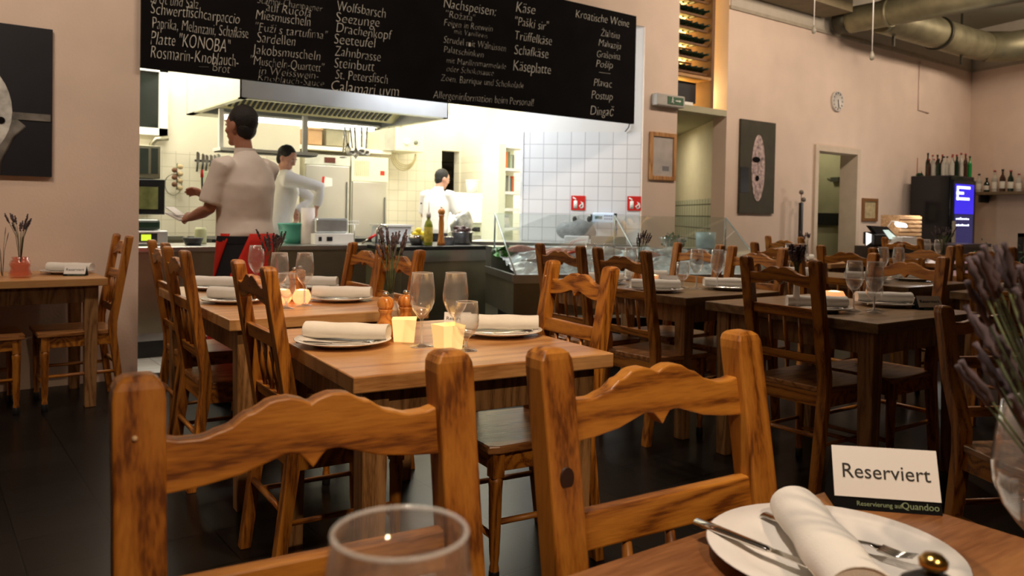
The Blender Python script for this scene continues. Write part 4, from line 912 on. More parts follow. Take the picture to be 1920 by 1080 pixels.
# back-kitchen bare lamp, shelf with white tub, dark doorway
p = atY(856, 207, 10.2); t = thing('wall_lamp', 'bright bare lamp on the kitchen wall just under the board', 'lamp', (p.x, 10.2, p.z)); b = NB(); ell(b, (0, 0, 0), (.08, .08, .08)); obj('globe', b, mat('lamp_globe', (1, 1, .9), .5, emit=(1, .93, .75), estr=25), t)
obj('holder', box(NB(), -.03, .03, .06, .2, -.03, .03), whiteb, t)
x0, x1, z0, z1 = rectY(838, 361, 931, 367, 9.5); t = thing('wall_shelf', 'white back kitchen shelf above the bright prep counter', 'shelf', (x0, 9.4, z0)); obj('board', box(NB(), 0, x1-x0, 0, .45, 0, .04), whiteb, t)
b = NB(); box(b, .05, x1-x0-.05, .2, .3, -.03, -.005); obj('under_lamp', b, mat('shelf_lamp', (1, 1, 1), .5, emit=(1, .98, .92), estr=16), t)
obj('back_panel', box(NB(), 0, x1-x0, .43, .45, -.55, 0), whiteb, t)
x0_, x1_, a_, c_ = rectY(884, 341, 905, 361, 9.5); t = thing('storage_tub', 'pale lidded tub on the back kitchen shelf', 'tub', (x0_, 9.5, z1+.005)); b = NB(); r_ = (x1_-x0_)/2
lathe(b, [(0, 0), (r_*.8, 0), (r_, .16), (0, .16)], 20, T(r_, .12, 0)); obj('bowl', b, mat('tub_grey', (.62, .66, .62), .5), t); b = NB(); lathe(b, [(0, .16), (r_*1.03, .16), (r_*1.03, .18), (0, .18)], 20, T(r_, .12, 0)); obj('lid', b, whiteb, t)
t = thing('storage_rack', 'dark shelving with trays inside the back doorway', 'rack', (6.1, 11.6, 0))
for z in (.6, 1.2, 1.75, 2.05): obj('shelf', box(NB(), 0, 1.4, 0, .4, z, z+.03), steelD, t)
obj('tray', box(NB(), .5, 1.2, .02, .38, 1.25, 1.62), mat('tray_grey', (.22, .22, .22), .5), t); obj('tray', box(NB(), .4, 1.3, .02, .38, 1.8, 1.9), steelD, t)
# shelf unit with folders
x0, x1, z0, z1 = rectY(934, 272, 992, 470, 8.0)
t = thing('shelf_unit', 'white shelf unit with coloured folders at the left of the tiled wall', 'shelf unit', (x0, 8.0, 0)); w_ = x1-x0; cw_ = w_*.22
sm = mat('shelf_greenish', (.72, .76, .60), .6, var=.03)
obj('side_panel', box(NB(), 0, cw_, 0, .35, 0, z1), sm, t); obj('back_panel', box(NB(), cw_, w_, .33, .35, 0, z1), sm, t)
for z in (z1-.04, 1.72, 1.43, 1.22, .98): obj('shelf', box(NB(), cw_, w_, 0, .33, z, z+.035), whiteb, t)
bx_ = x0+cw_+.01; cols_ = [(.75, .14, .03), (.8, .2, .04), (.12, .2, .12), (.35, .42, .3), (.2, .2, .18), (.5, .5, .42), (.1, .12, .1)]
nmz = ['left-hand', 'second', 'third', 'fourth', 'fifth']
for ri, z in enumerate((1.755, 1.465)):
    x = bx_
    for k in range(5):
        ww = .028+random.random()*.012; cc = cols_[(k+ri*3) % 7]; hh = random.uniform(.16, .22)
        if x+ww > x0+w_: break
        o = obj('folder', box(NB(), 0, ww-.003, 0, .2, 0, hh), mat('folder_%d' % ((k+ri*3) % 7), cc, .6), None); o.location = (x, 8.05, z); x += ww
        tag(o, '%s folder standing on the %s shelf of the white unit' % (nmz[k], ('top', 'second')[ri]), 'folder', 'folders on the shelf unit')
t = thing('kettle', 'dark and steel kettle on a lower shelf of the white unit', 'kettle', (bx_+.08, 8.12, 1.015)); b = NB(); lathe(b, [(0, 0), (.06, 0), (.055, .1), (.04, .15), (0, .16)], 16); obj('body', b, steelS, t); b = NB(); tube(b, [(-.05, 0, .12), (-.1, 0, .10), (-.1, 0, .03), (-.055, 0, .02)], .01, 6); obj('handle', b, blackm, t)
# things on the counters
def tcyl(name, label, cat, px, py, Y, prof, m, group=None, lid=None):
    p = atY(px, py, Y); t = thing(name, label, cat, (p.x, Y, max(CT, p.z) if False else CT+.001), 0, group)
    b = NB(); lathe(b, prof, 24); obj('body', b, m, t)
    if lid: b = NB(); lathe(b, lid[0], 20); obj(lid[2] if len(lid) > 2 else 'lid', b, lid[1], t)
    return t
t = tcyl('paper_roll', 'tall whitish paper roll standing on the counter under the bent arm', 'paper roll', 577, 440, 7.0, [(.018, 0), (.062, 0), (.062, .33), (.018, .33), (.018, 0)], mat('roll_paper', (.74, .68, .64), .95))
t = tcyl('plastic_bowl', 'teal green plastic bowl beside the paper roll', 'bowl', 551, 440, 7.15, [(0, 0), (.08, 0), (.125, .06), (.145, .17), (.15, .17), (.15, .185), (.138, .175), (.118, .065), (.07, .012), (0, .012)], mat('teal_plastic', (.06, .30, .22), .4))
t = tcyl('steel_bowl', 'small steel bowl full of lemons', 'bowl', 783, 445, 6.55, [(0, 0), (.06, 0), (.085, .06), (.09, .095), (.086, .095), (.08, .06), (.055, .008), (0, .008)], steelS)
base_l = t.location.copy()
for i, (dx, dy, dz) in enumerate(((-.04, -.02, .10), (.035, -.03, .10), (0, .03, .11), (-.005, -.015, .135), (.05, .03, .105))):
    b = NB(); ell(b, (0, 0, 0), (.036, .028, .028)); ell(b, (.034, 0, 0), (.008, .008, .008), 8, 6); o = obj('lemon', b, mat('lemon_yellow', (.80, .62, .03), .5), None); o.location = base_l+Vector((dx, dy, dz)); o.rotation_euler = (0, .2*i, i*1.1)
    tag(o, ['lemon at the front left of the steel bowl', 'lemon at the front right of the steel bowl', 'lemon at the back of the steel bowl', 'topmost lemon in the steel bowl', 'rearmost right lemon in the steel bowl'][i], 'lemon', 'lemons in the steel bowl')
t = tcyl('oil_bottle', 'olive oil bottle with yellow label and steel pourer', 'bottle', 803, 450, 6.42, [(0, 0), (.038, 0), (.040, .006), (.040, .185), (.030, .22), (.016, .24), (.015, .26), (0, .26)], mat('oil_green', (.22, .26, .02), .2))
obj('label', lathe(NB(), [(.0405, .03), (.0412, .032), (.0412, .17), (.0405, .172)], 24), mat('oil_label', (.55, .45, .06), .6, var=.4, scale=25), t); b = NB(); lathe(b, [(0, .26), (.022, .26), (.022, .30), (.012, .31), (.008, .32), (.006, .42), (0, .42)], 12); obj('pourer', b, mat('pourer_white', (.75, .7, .62), .4), t)
t = tcyl('pepper_mill', 'very tall slim wooden pepper mill beside the oil bottle', 'mill', 827, 450, 6.42, [(0, 0), (.036, 0), (.036, .03), (.028, .06), (.024, .13), (.026, .2), (.021, .26), (.028, .28), (.028, .285), (0, .285)], wO)
obj('head', lathe(NB(), [(0, .286), (.022, .286), (.033, .305), (.034, .325), (.022, .345), (0, .35)], 20), wO, t); obj('knob', lathe(NB(), [(0, .35), (.008, .35), (.009, .365), (0, .37)], 10), steel, t)
t = tcyl('small_pot', 'little steel pot right of the tall mill', 'pot', 842, 452, 6.5, [(0, 0), (.048, 0), (.05, .075), (.053, .078), (.046, .075), (.044, .006), (0, .006)], steelS)
t = tcyl('cooking_pot', 'wide steel pan heaped with dark food on the black top', 'pan', 866, 447, 6.6, [(0, 0), (.085, 0), (.10, .02), (.105, .11), (.125, .118), (.125, .122), (.10, .118), (.095, .02), (0, .01)], steelS)
b = NB()
for i in range(14): ell(b, (random.uniform(-.07, .07), random.uniform(-.07, .07), random.uniform(.11, .17)), (.04, .025, .022), 8, 6, Rz(random.random()*3))
o = obj('dark_food', b, mat('mussel_dark', (.05, .02, .018), .4, var=.5, scale=20), None); o.location = t.location; tag(o, 'heap of dark food in the wide steel pan', 'food'); o['kind'] = 'stuff'
t = thing('steel_warmer', 'long low steel food warmer with glass lid on the counter', 'food warmer', (atY(590, 440, 6.85).x, 6.85, CT)); w_ = atY(664, 440, 6.85).x-t.location.x
obj('base', box(NB(), 0, w_, 0, .3, 0, .10), whiteb, t, bevel=.006); obj('lid', box(NB(), .02, w_-.05, .02, .28, .10, .24), mat('warmer_lid', (.60, .64, .64), .2, .6), t, bevel=.02); b = NB(); [box(b, w_*u, w_*(u+.07), -.006, 0, .03, .07) for u in (.1, .3, .37)]; obj('switch', b, blackm, t)
t = thing('wire_rack', 'thin white wire rack above the food warmer', 'rack', (atY(586, 414, 7.2).x, 7.2, atY(586, 414, 7.2).z)); w_ = .48; b = NB(); [tube(b, [(w_*i/16, 0, 0), (w_*i/16, 0, -.03), (w_*i/16, .15, -.03)], .003, 4) for i in range(17)]; tube(b, [(0, 0, 0), (w_, 0, 0)], .004, 5); tube(b, [(0, 0, -.03), (w_, 0, -.03)], .004, 5)
obj('wires', b, whiteb, t); b = NB(); [tube(b, [(x, .1, -.03), (x, .1, CT-t.location.z)], .006, 6) for x in (0, w_)]; obj('stand', b, steel, t)
t = thing('white_tub', 'white rectangular plastic tub behind the lavender on the counter', 'tub', (atY(715, 440, 7.1).x, 7.1, CT)); w_ = atY(772, 440, 7.1).x-t.location.x; obj('body', box(NB(), 0, w_, 0, .22, 0, .17), mat('tub_white', (.70, .76, .80), .4), t, bevel=.015); obj('rim', box(NB(), -.01, w_+.01, -.01, .23, .16, .18), whiteb, t)
t = thing('faucet', 'small steel tap left of the white tub', 'tap', (atY(706, 440, 7.0).x, 7.0, CT)); b = NB(); tube(b, [(0, 0, 0), (0, 0, .12), (.03, 0, .18), (.1, 0, .17), (.11, 0, .13)], .013, 8); obj('spout', b, steelS, t); b = NB(); tube(b, [(0, -.02, .10), (0, -.08, .13)], .008, 6); obj('lever', b, steelS, t)
t = thing('red_tool', 'small bright red-handled tool on the counter', 'tool', (atY(695, 448, 6.8).x, 6.8, CT)); b = NB(); tube(b, [(-.02, 0, .05), (.05, 0, .09)], .014, 8); obj('handle', b, redp, t); b = NB(); tube(b, [(-.02, 0, .05), (-.09, 0, .01)], .01, 6); obj('blade', b, steelD, t)
t = thing('kitchen_scale', 'pale kitchen machine with dark knobs on the prep counter', 'machine', (atY(868, 440, 8.9).x, 8.8, .92)); w_ = .50; obj('base', box(NB(), 0, w_, 0, .35, -.04, .13), mat('machine_green', (.62, .64, .50), .4), t, bevel=.01); obj('plate', box(NB(), -.02, w_+.03, -.02, .36, .14, .16), whiteb, t)
b = NB(); [lathe(b, [(0, 0), (.022, 0), (.022, .02), (0, .02)], 12, T(w_*u, 0, .05) @ Rx(PI/2)) for u in (.18, .28, .78)]; obj('knob', b, blackm, t); b = NB(); box(b, .1, .2, -.01, 0, .02, .08); obj('panel', b, blackm, t)
t = thing('silver_bag', 'crumpled silver bag held over the prep counter by the far cook', 'bag', (0, 0, 0)); p = atD(867, 420, 9.3); t.location = p
b = NB(); ell(b, (0, 0, 0), (.17, .06, .13), 18, 12, Ry(-.5)); 
for v in b.verts: v.co += noise.noise_vector(v.co*14)*.04
obj('foil', b, mat('foil', (.42, .42, .38), .35, .7, var=.3, scale=14), t)
# left corner devices
t = rbox('oven', 'black and steel oven under the window at the left kitchen edge', 'oven', 236, 336, 309, 402, 9.0, .5, blackg); x0, x1, z0, z1 = rectY(240, 350, 296, 392, 9.0)
obj('oven_window', box(NB(), x0, x1, -.01, 0, z0, z1), mat('oven_glass', (.10, .10, .04), .15, var=.4), t)
t = rbox('glass_cabinet', 'steel and glass cabinet above the black oven', 'cabinet', 236, 272, 301, 334, 9.1, .4, steelD); x0, x1, z0, z1 = rectY(262, 278, 278, 326, 9.1); obj('glass_door', box(NB(), x0, x1, -.01, 0, z0, z1), mat('dark_pane', (.03, .035, .03), .08), t); x0, x1, z0, z1 = rectY(283, 278, 296, 326, 9.1); obj('glass_door', box(NB(), x0, x1, -.01, 0, z0, z1), MATS['dark_pane'], t)
x0, x1, z0, z1 = rectY(230, 398, 315, 437, 6.95); t = thing('sealing_machine', 'steel machine with dark lid and glowing yellow display at left', 'machine', (x0, 6.95, CT)); w_ = x1-x0
obj('base', box(NB(), 0, w_, 0, .38, 0.01, .12), mat('machine_steel', (.55, .58, .60), .3, .5), t, bevel=.008); obj('lid', box(NB(), .02, w_-.05, .03, .36, .125, .21), mat('lid_green', (.02, .05, .035), .2), t, bevel=.02); obj('display', box(NB(), w_*.40, w_*.62, -.006, 0, .04, .09), mat('yellow_led', (.3, .35, .02), .4, emit=(.7, .9, .05), estr=.9), t)
obj('display_frame', box(NB(), w_*.36, w_*.76, -.004, 0, .03, .10), blackm, t)
t = tcyl('dark_bowl', 'small black bowl on the counter left of the apron', 'bowl', 362, 443, 6.95, [(0, 0), (.06, 0), (.085, .06), (.08, .062), (.055, .01), (0, .01)], blackm)
t = tcyl('jar', 'greenish jar on the counter behind the black bowl', 'jar', 376, 440, 7.2, [(0, 0), (.05, 0), (.05, .12), (.04, .14), (0, .14)], mat('jar_green', (.45, .48, .28), .3))
t = rbox('knife_strip', 'magnetic strip holding knives on the tiled wall', 'knife rack', 366, 300, 414, 304, 9.55, .03, blackm)
for i, (px, y0, y1) in enumerate(((372, 284, 322), (382, 288, 318), (389, 290, 320), (397, 290, 312), (404, 290, 318), (411, 288, 310))):
    a = atY(px, y0, 9.5); c = atY(px-3, y1, 9.5); t = thing('kitchen_knife', '%s knife on the magnetic strip' % ['leftmost', 'second', 'third', 'fourth', 'fifth', 'rightmost'][i], 'knife', (c.x, 9.5, c.z), 0, 'knives on the magnetic strip'); H_ = a.z-c.z
    b = NB(); tube(b, [(0, 0, 0), (.01, 0, H_*.45)], [(.014, .009)]*2, 8); obj('handle', b, blackm, t); b = NB(); prism(b, [(0, H_*.45), (.035, H_*.45), (.035, H_*.9), (.012, H_), (0, H_*.95)], lambda u, v, s: Vector((u-.005, .002*s, v))); obj('blade', b, steelS, t)
t = rbox('knife_block', 'pale knife block below the magnetic strip', 'knife block', 381, 322, 396, 347, 9.4, .1, mat('block_green', (.50, .52, .36), .6))
a = atY(332, 306, 9.5); t = thing('garlic_string', 'string of garlic and peppers hanging on the tiled wall', 'garlic', (a.x, 9.5, a.z)); b = NB(); tube(b, [(0, 0, 0), (0, 0, -.3)], .006, 5); obj('string', b, stemm, t)
for k in range(7): b = NB(); ell(b, (.03*(-1)**k, -.02, -.04-.04*k), (.032, .03, .03), 10, 8); obj('bulb', b, mat(('garlic_tan', 'pepper_dark')[k % 2], ((.5, .38, .2), (.16, .07, .03))[k % 2], .6), t)
a = atY(325, 346, 9.5); t = thing('wire_hoop', 'thin round wire sieve hanging on the tiled wall', 'sieve', (a.x, 9.5, a.z)); b = NB(); tube(b, [(.09*math.cos(q), 0, .12*math.sin(q)) for q in [2*PI*i/20 for i in range(21)]], .006, 5); obj('hoop', b, steelD, t)
# draped grey slicer on the worktop
p = onT(1080, 452, .3); t = thing('meat_slicer', 'slicer under a crumpled grey cover on the tiled-wall worktop', 'slicer', (p.x, p.y, .90)); t.rotation_euler = (0, 0, math.atan2(-tdir.y, -tdir.x))
b = NB(); ell(b, (0, 0, .12), (.21, .10, .11), 24, 14); 
for v in b.verts: v.co += noise.noise_vector(v.co*9)*.03; v.co.z = max(v.co.z, .03)
obj('grey_cover', b, mat('grey_cover', (.22, .23, .24), .5, var=.25, scale=12), t); obj('white_tray', box(NB(), -.11, .14, -.16, -.04, 0.0, .075), mat('tray_white', (.60, .61, .62), .5), t, bevel=.01)
obj('steel_plate', box(NB(), .16, .52, -.12, .05, 0, .075), mat('plate_bronze', (.30, .27, .22), .4, .6), t)
# ------------------------------------------------------------------ FISH DISPLAY
ea = math.atan2(-.38, .92); t = thing('fish_display', 'refrigerated fish display with glass screen in front of the tiled wall', 'display case', (4.29, 6.12, 0), ea); Ld, Dd = 2.35, 1.05
obj('body', box(NB(), 0, Ld, -Dd, 0, .36, .66), steelD, t); obj('rim', box(NB(), 0, Ld, -Dd-.01, -Dd+.02, .63, .70), steel, t); obj('side_rim', box(NB(), -.01, .02, -Dd, 0, .64, .70), steel, t)
obj('base_edge', box(NB(), 0, Ld, -Dd-.015, -Dd, .34, .36), mat('edge_light', (.6, .62, .55), .4), t)
obj('plinth', box(NB(), .1, Ld-.1, -Dd+.12, -.1, 0, .36), blackm, t); obj('back_ledge', box(NB(), 0, Ld, -.22, 0, .66, .86), steel, t); obj('top_ledge', box(NB(), 0, Ld, -.26, .02, .86, .89), steel, t)
b = NB(); prism(b, [(-Dd+.02, .71), (-.26, 1.19), (-.255, 1.19), (-Dd+.025, .71)], lambda u, v, s: Vector((.01+(Ld-.02)*s, u, v))); obj('glass_front', b, gpane, t)
for x in (.02, Ld*.5, Ld-.02):
    b = NB(); tube(b, [(x, -Dd+.02, .70), (x, -.26, 1.19)], .008, 6); tube(b, [(x, -.26, 1.19), (x, -.26, .88)], .008, 6); obj('glass_support', b, mat('support_grey', (.35, .40, .40), .3, .5), t)
obj('glass_top', box(NB(), .01, Ld-.01, -.26, .0, 1.188, 1.194), gpane, t)
M0 = T(4.29, 6.12, 0) @ Rz(ea)
b = NB(); gx, gy = 60, 22; grid = [[b.verts.new((.03+(Ld-.06)*i/gx, -Dd+.03+(Dd-.28)*j/gy, 0.675+.16*(j/gy)+.05*noise.noise(Vector((i*.35, j*.35, 1)))+.02*random.random()+.03*j/gy)) for j in range(gy+1)] for i in range(gx+1)]
for i in range(gx):
    for j in range(gy): b.faces.new((grid[i][j], grid[i+1][j], grid[i+1][j+1], grid[i][j+1]))
o = obj('crushed_ice', b, mat('ice', (.72, .78, .85), .25, var=.2, scale=30), None); o.matrix_world = M0; tag(o, 'bed of crushed ice inside the fish display', 'ice'); o['kind'] = 'stuff'
fishc = [('fish_pink', (.60, .28, .22), 'pink'), ('fish_silver', (.40, .44, .50), 'silver'), ('fish_dark', (.10, .12, .15), 'dark grey'), ('fish_white', (.75, .72, .70), 'white')]
def fish(x, y, L_, ci, rz, where):
    n_, c_, w_ = fishc[ci]; t = thing('fish', '%s whole fish on the ice %s' % (w_, where), 'fish', M0 @ Vector((x, y, .745+.16*(y+Dd)/(Dd-.28))), ea+rz, 'fish on the ice'); b = NB()
    tube(b, [(-L_*.5, 0, 0), (-L_*.4, 0, .002), (-L_*.2, 0, .006), (0, 0, .006), (L_*.25, 0, .002), (L_*.38, 0, 0)], [(.008, .006), (L_*.08, .025), (L_*.13, .035), (L_*.12, .033), (L_*.06, .016), (L_*.03, .01)], 12, side=(0, 1, 0)); obj('body', b, mat(n_, c_, .25, var=.3, scale=25), t)
    b = NB(); prism(b, [(L_*.36, 0), (L_*.5, L_*.12), (L_*.45, 0), (L_*.5, -L_*.12)], lambda u, v, s: Vector((u, v, -.003+.006*s))); obj('tail', b, MATS[n_], t)
    b = NB(); ell(b, (-L_*.38, L_*.03, .02), (.006, .006, .006), 8, 6); obj('eye', b, blackm, t)
whr = ['in the left rear corner of the case', 'in the left front corner of the case', 'behind the two display chairs', 'just left of the glass middle support', 'between the two dark chairs', 'just right of the glass middle support', 'right of centre near the ledge', 'near the right end, front row', 'near the right end, rear row', 'second from the left end']
for i, (x, y, L_, ci, rz) in enumerate(((.25, -.42, .34, 0, .3), (.30, -.80, .32, 2, 2.6), (.70, -.62, .36, 1, .5), (1.0, -.5, .3, 3, 2.9), (1.15, -.8, .34, 1, .1), (1.4, -.6, .3, 0, .4), (1.65, -.45, .3, 3, 2.7), (1.85, -.8, .32, 1, .2), (2.1, -.5, .28, 2, .6), (.5, -.5, .3, 0, 2.8))): fish(x, y, L_, ci, rz, whr[i])
def leafy(name, label, cat, loc, r, n, m, sz=.03):
    b = NB()
    for i in range(n):
        v = Vector((random.gauss(0, 1), random.gauss(0, 1), random.gauss(0, 1))).normalized()*r*random.uniform(.5, 1); v.z = abs(v.z)
        mx = T(*v) @ Matrix.Rotation(random.random()*6, 4, Vector((random.random(), random.random(), .3)).normalized()); q = sz*random.uniform(.6, 1.2)
        prism(b, [(-q, 0), (-q*.4, q*.6), (q*.5, q*.5), (q, 0), (q*.4, -q*.6), (-q*.5, -q*.5)], lambda u, w, s: mx @ Vector((u, w, .0015*s+.2*u*u/sz)))
    o = obj(name, b, m, None); o.location = loc; return tag(o, label, cat)
leaf = mat('lettuce_green', (.06, .24, .03), .5, var=.5, scale=20); leafd = mat('parsley_green', (.03, .09, .035), .6, var=.5, scale=30)
leafy('lettuce', 'bright green lettuce at the left rear corner of the fish display', 'lettuce', M0 @ Vector((.12, -.36, .80)), .10, 60, leaf, .05)
t = thing('glass_bowl', 'glass bowl of parsley in front of the pier', 'bowl', M0 @ Vector((1.78, -.25, .895))); b = NB(); lathe(b, [(0, 0), (.08, 0), (.14, .10), (.135, .10), (.075, .008), (0, .008)], 24, cap=False); obj('bowl', b, gcl, t); leafy('parsley', 'dark parsley heaped in the glass bowl in front of the pier', 'parsley', M0 @ Vector((1.78, -.25, .92)), .11, 90, leafd, .03)
t = thing('glass_jar', 'pale blue glass jar at the right end of the fish display', 'jar', M0 @ Vector((2.15, -.2, .895))); b = NB(); lathe(b, [(0, 0), (.09, 0), (.10, .15), (.095, .15), (.085, .006), (0, .006)], 24); obj('body', b, mat('ice_blue', (.45, .58, .60), .2), t)
t = thing('lobster', 'red lobster raised above the ice behind the bright orange chair', 'lobster', M0 @ Vector((.42, -.70, .80)), ea); lm = mat('lobster_red', (.50, .06, .02), .35, var=.3, scale=25)
b = NB(); tube(b, [(-.14, 0, .0), (-.08, 0, .03), (0, 0, .06), (.08, 0, .07), (.12, 0, .06)], [(.035, .01), (.03, .02), (.032, .025), (.04, .03), (.015, .012)], 12, side=(0, 1, 0)); obj('shell', b, lm, t)
for s in (-1, 1): b = NB(); tube(b, [(.1, s*.03, .05), (.15, s*.09, .07), (.22, s*.07, .08)], [.01, .012, .01], 8); ell(b, (.25, s*.055, .085), (.05, .028, .016)); obj('claw', b, lm, t); b = NB(); tube(b, [(.12, s*.01, .07), (.2, s*.03, .16), (.3, s*.06, .18)], .002, 4); obj('antenna', b, lm, t)
# ------------------------------------------------------------------ BAR CORNER
cool = thing('drinks_cooler', 'tall black drinks cooler with blue lit glass door', 'fridge', (11.7, 5.29, 0)); cw2, cd2, chh = .72, .60, 1.845
obj('cabinet', box(NB(), 0, cw2, 0.03, cd2, 0, chh), blackg, cool, bevel=.01)
blue = mat('blue_lit', (.02, .01, .15), .3, emit=(.05, .03, .9), estr=.9); wh = mat('cooler_white_light', (.8, .85, 1), .4, emit=(.75, .8, 1), estr=2.2); dimb = mat('cooler_dim', (.02, .02, .05), .2, emit=(.05, .05, .25), estr=.35)
d = obj('door', box(NB(), .02, cw2-.02, 0, .03, .12, chh-.06), blackg, cool)
obj('lit_panel', box(NB(), .06, cw2-.09, -.008, 0, 1.30, chh-.12), blue, d); obj('lit_glass', box(NB(), .06, cw2-.09, -.006, 0, .35, 1.29), dimb, d)
b = NB(); [box(b, .10, x1_, -.014, -.008, z, z+.035) for z, x1_ in ((1.66, .50), (1.58, .30), (1.50, .48))]; box(b, .10, .14, -.014, -.008, 1.50, 1.66); obj('lit_lettering', b, wh, d)
b = NB(); [box(b, .10+.06*i, .13+.06*i, -.012, -.006, z, z+.03*random.uniform(.5, 1)) for z in (1.22, 1.13) for i in range(7)]; obj('bottle_tops', b, wh, d)
bl2 = mat('cooler_blue_glint', (.1, .1, .4), .3, emit=(.3, .3, .9), estr=.6); b = NB(); [box(b, .10+.05*i, .12+.05*i, -.012, -.006, z, z+.05*random.uniform(.4, 1)) for z in (.85, .75, .62, .5) for i in range(8)]; obj('bottle_glints', b, bl2, d)
obj('handle', box(NB(), .0, .03, -.04, 0, .7, 1.2), steel, d)
obj('side_panel', box(NB(), -.02, 0, .05, cd2-.05, .9, chh-.03), blackg, cool)
# bottles on the cooler and on the wall shelf
def bottle_bm(h=.30, r=.037):
    b = NB(); lathe(b, [(0, 0), (r, 0), (r, h*.58), (r*.85, h*.66), (r*.36, h*.78), (r*.34, h*.97), (r*.42, h*.975), (r*.42, h), (0, h)], 14); return b
def bottle(x, y, z, m, label, group, h=.30, r=.037, lab=True):
    o = obj('bottle', bottle_bm(h, r), m, None, smooth=False); o.location = (x, y, z); tag(o, label, 'bottle', group)
    if lab: obj('label', lathe(NB(), [(r+.0004, h*.15), (r+.001, h*.16), (r+.001, h*.45), (r+.0004, h*.46)], 14), labelm, o)
    obj('cap', lathe(NB(), [(0, h), (r*.46, h*.93), (r*.46, h*1.01), (0, h*1.01)], 10), mat('cap_red', (.35, .04, .03), .5) if random.random() < .35 else blackm, o); return o
ms = [bottleB, bottleC, bottleG, bottleC, bottleB, bottleGr, bottleC, bottleG, bottleC, bottleB]
words = ['short dark', 'tall brown', 'slim clear', 'squat green', 'amber', 'thin-necked', 'black-capped', 'stubby brown', 'pale', 'dark-labelled']
pos = [(-.0, .50), (.03, .44)]; k = 0
for i in range(18):
    x, y = (11.77+.068*(i % 9), 5.345+.025*(i % 2)) if i < 9 else (11.755+.03*(i % 2), 5.42+.034*(i % 9)); hh = random.choice([.24, .27, .30, .33]); m = ms[(i*3+1) % 10]
    bottle(x, y, chh, m, 'bottle on the drinks cooler, %s from the corner along its %s edge' % (['first', 'second', 'third', 'fourth', 'fifth', 'sixth', 'seventh', 'eighth', 'ninth'][i % 9], ('lit front', 'dark side')[i//9]), 'bottles on top of the cooler', hh, .03, False)
for i, y in enumerate((5.56, 5.66)): 
    b = NB(); lathe(b, [(0, 0), (.012, 0), (.006, .03), (.006, .26), (0, .28)], 8); o = obj('candle_stick', b, mat('candle_red', (.35, .08, .04), .5), None); o.location = (11.78, y+.18 if i else y, chh); tag(o, ['thin red stick standing on the cooler, nearer one', 'thin red stick standing on the cooler, rear one'][i], 'stick')
for i in range(3): leafy('herb_tuft', ['small dark plant tuft on the left edge of the cooler top', 'small plant tuft behind the first one on the cooler', 'third plant tuft on the cooler top near the bottles'][i], 'plant', (11.80+.02*i, 5.80-.12*i, chh), .05, 25, leafd, .03)
def onR(s, off): return p0+d_r*s - n_r*off
d_r = Vector((-.28, -.96, 0)); n_r = Vector((.96, -.28, 0))
sh = thing('bottle_shelf', 'long dark wall shelf of bottles right of the cooler', 'shelf', onR(.15, 0)+_Z*1.62, math.atan2(-.96, -.28)); obj('board', box(NB(), 0, 4.2, -.22, 0, 0, .045) if False else box(NB(), 0, 4.2, -.24, -.005, 0, .045), mat('shelf_dark', (.16, .11, .06), .6), sh)
b = NB(); [box(b, x, x+.03, -.2, -.005, -.12, 0) for x in (.2, 1.6, 3.2)]; obj('bracket', b, blackm, sh)
spec = [(bottleC, .26), (bottleG, .2), (bottleC, .30), (bottleB, .31), (bottleG, .29), (bottleC, .24), (bottleB, .33), (bottleC, .31), (bottleGr, .32), (bottleGr, .31), (bottleB, .30), (bottleC, .31), (bottleG, .32), (bottleB, .3), (bottleC, .28)]
nth = ['first', 'second', 'third', 'fourth', 'fifth', 'sixth', 'seventh', 'eighth', 'ninth', 'tenth', 'eleventh', 'twelfth', 'thirteenth', 'fourteenth', 'fifteenth']
mn = {bottleC.name: 'clear', bottleG.name: 'dark green', bottleB.name: 'brown', bottleGr.name: 'bright green'}
for i, (m, h_) in enumerate(spec):
    q = onR(.28+.135*i, .11); bottle(q.x, q.y, 1.665, m, '%s bottle on the wall shelf, %s from the cooler' % (mn[m.name], nth[i]), 'bottles on the wall shelf', h_*1.12, .042)
t = thing('bar_counter', 'dark bar counter in front of the cooler, mostly behind chairs', 'counter', (9.35, 4.75, 0)); obj('top', box(NB(), 0, 2.3, 0, .5, .86, .90), mat('bar_dark', (.05, .035, .025), .4), t); obj('front', box(NB(), .03, 2.27, .03, .5, 0, .86), MATS['bar_dark'], t)
t = thing('slatted_box', 'light wooden slatted box beside the black cooler', 'wooden box', (10.56, 5.0, .90)); x0, x1, z0, z1 = rectY(1688, 404, 1728, 455, 5.0); w_ = x1-x0; h_ = z1-.90
t.location = (x0, 5.0, .90); b = NB(); [box(b, 0, w_, 0, .02, h_*k/7+.004, h_*(k+1)/7-.012) for k in range(7)]; obj('slat', b, wPale, t); obj('box_back', box(NB(), 0, w_, .02, .25, 0, h_), wPale, t)
x0, x1, z0, z1 = rectY(1694, 455, 1722, 468, 4.78); t = thing('paper_stack', 'bright white stack of papers on the bar under the slatted box', 'papers', (x0, 4.80, .90)); [obj('sheet', box(NB(), .003*k, x1-x0-.002*k, 0, .15, .02*k, .02*k+.018), paper, t) for k in range(5)]
a = atY(1655, 445, 4.9); t = thing('till', 'tilted touch-screen till glowing white on the bar', 'till', (a.x-.05, 4.95, .90), 0); 

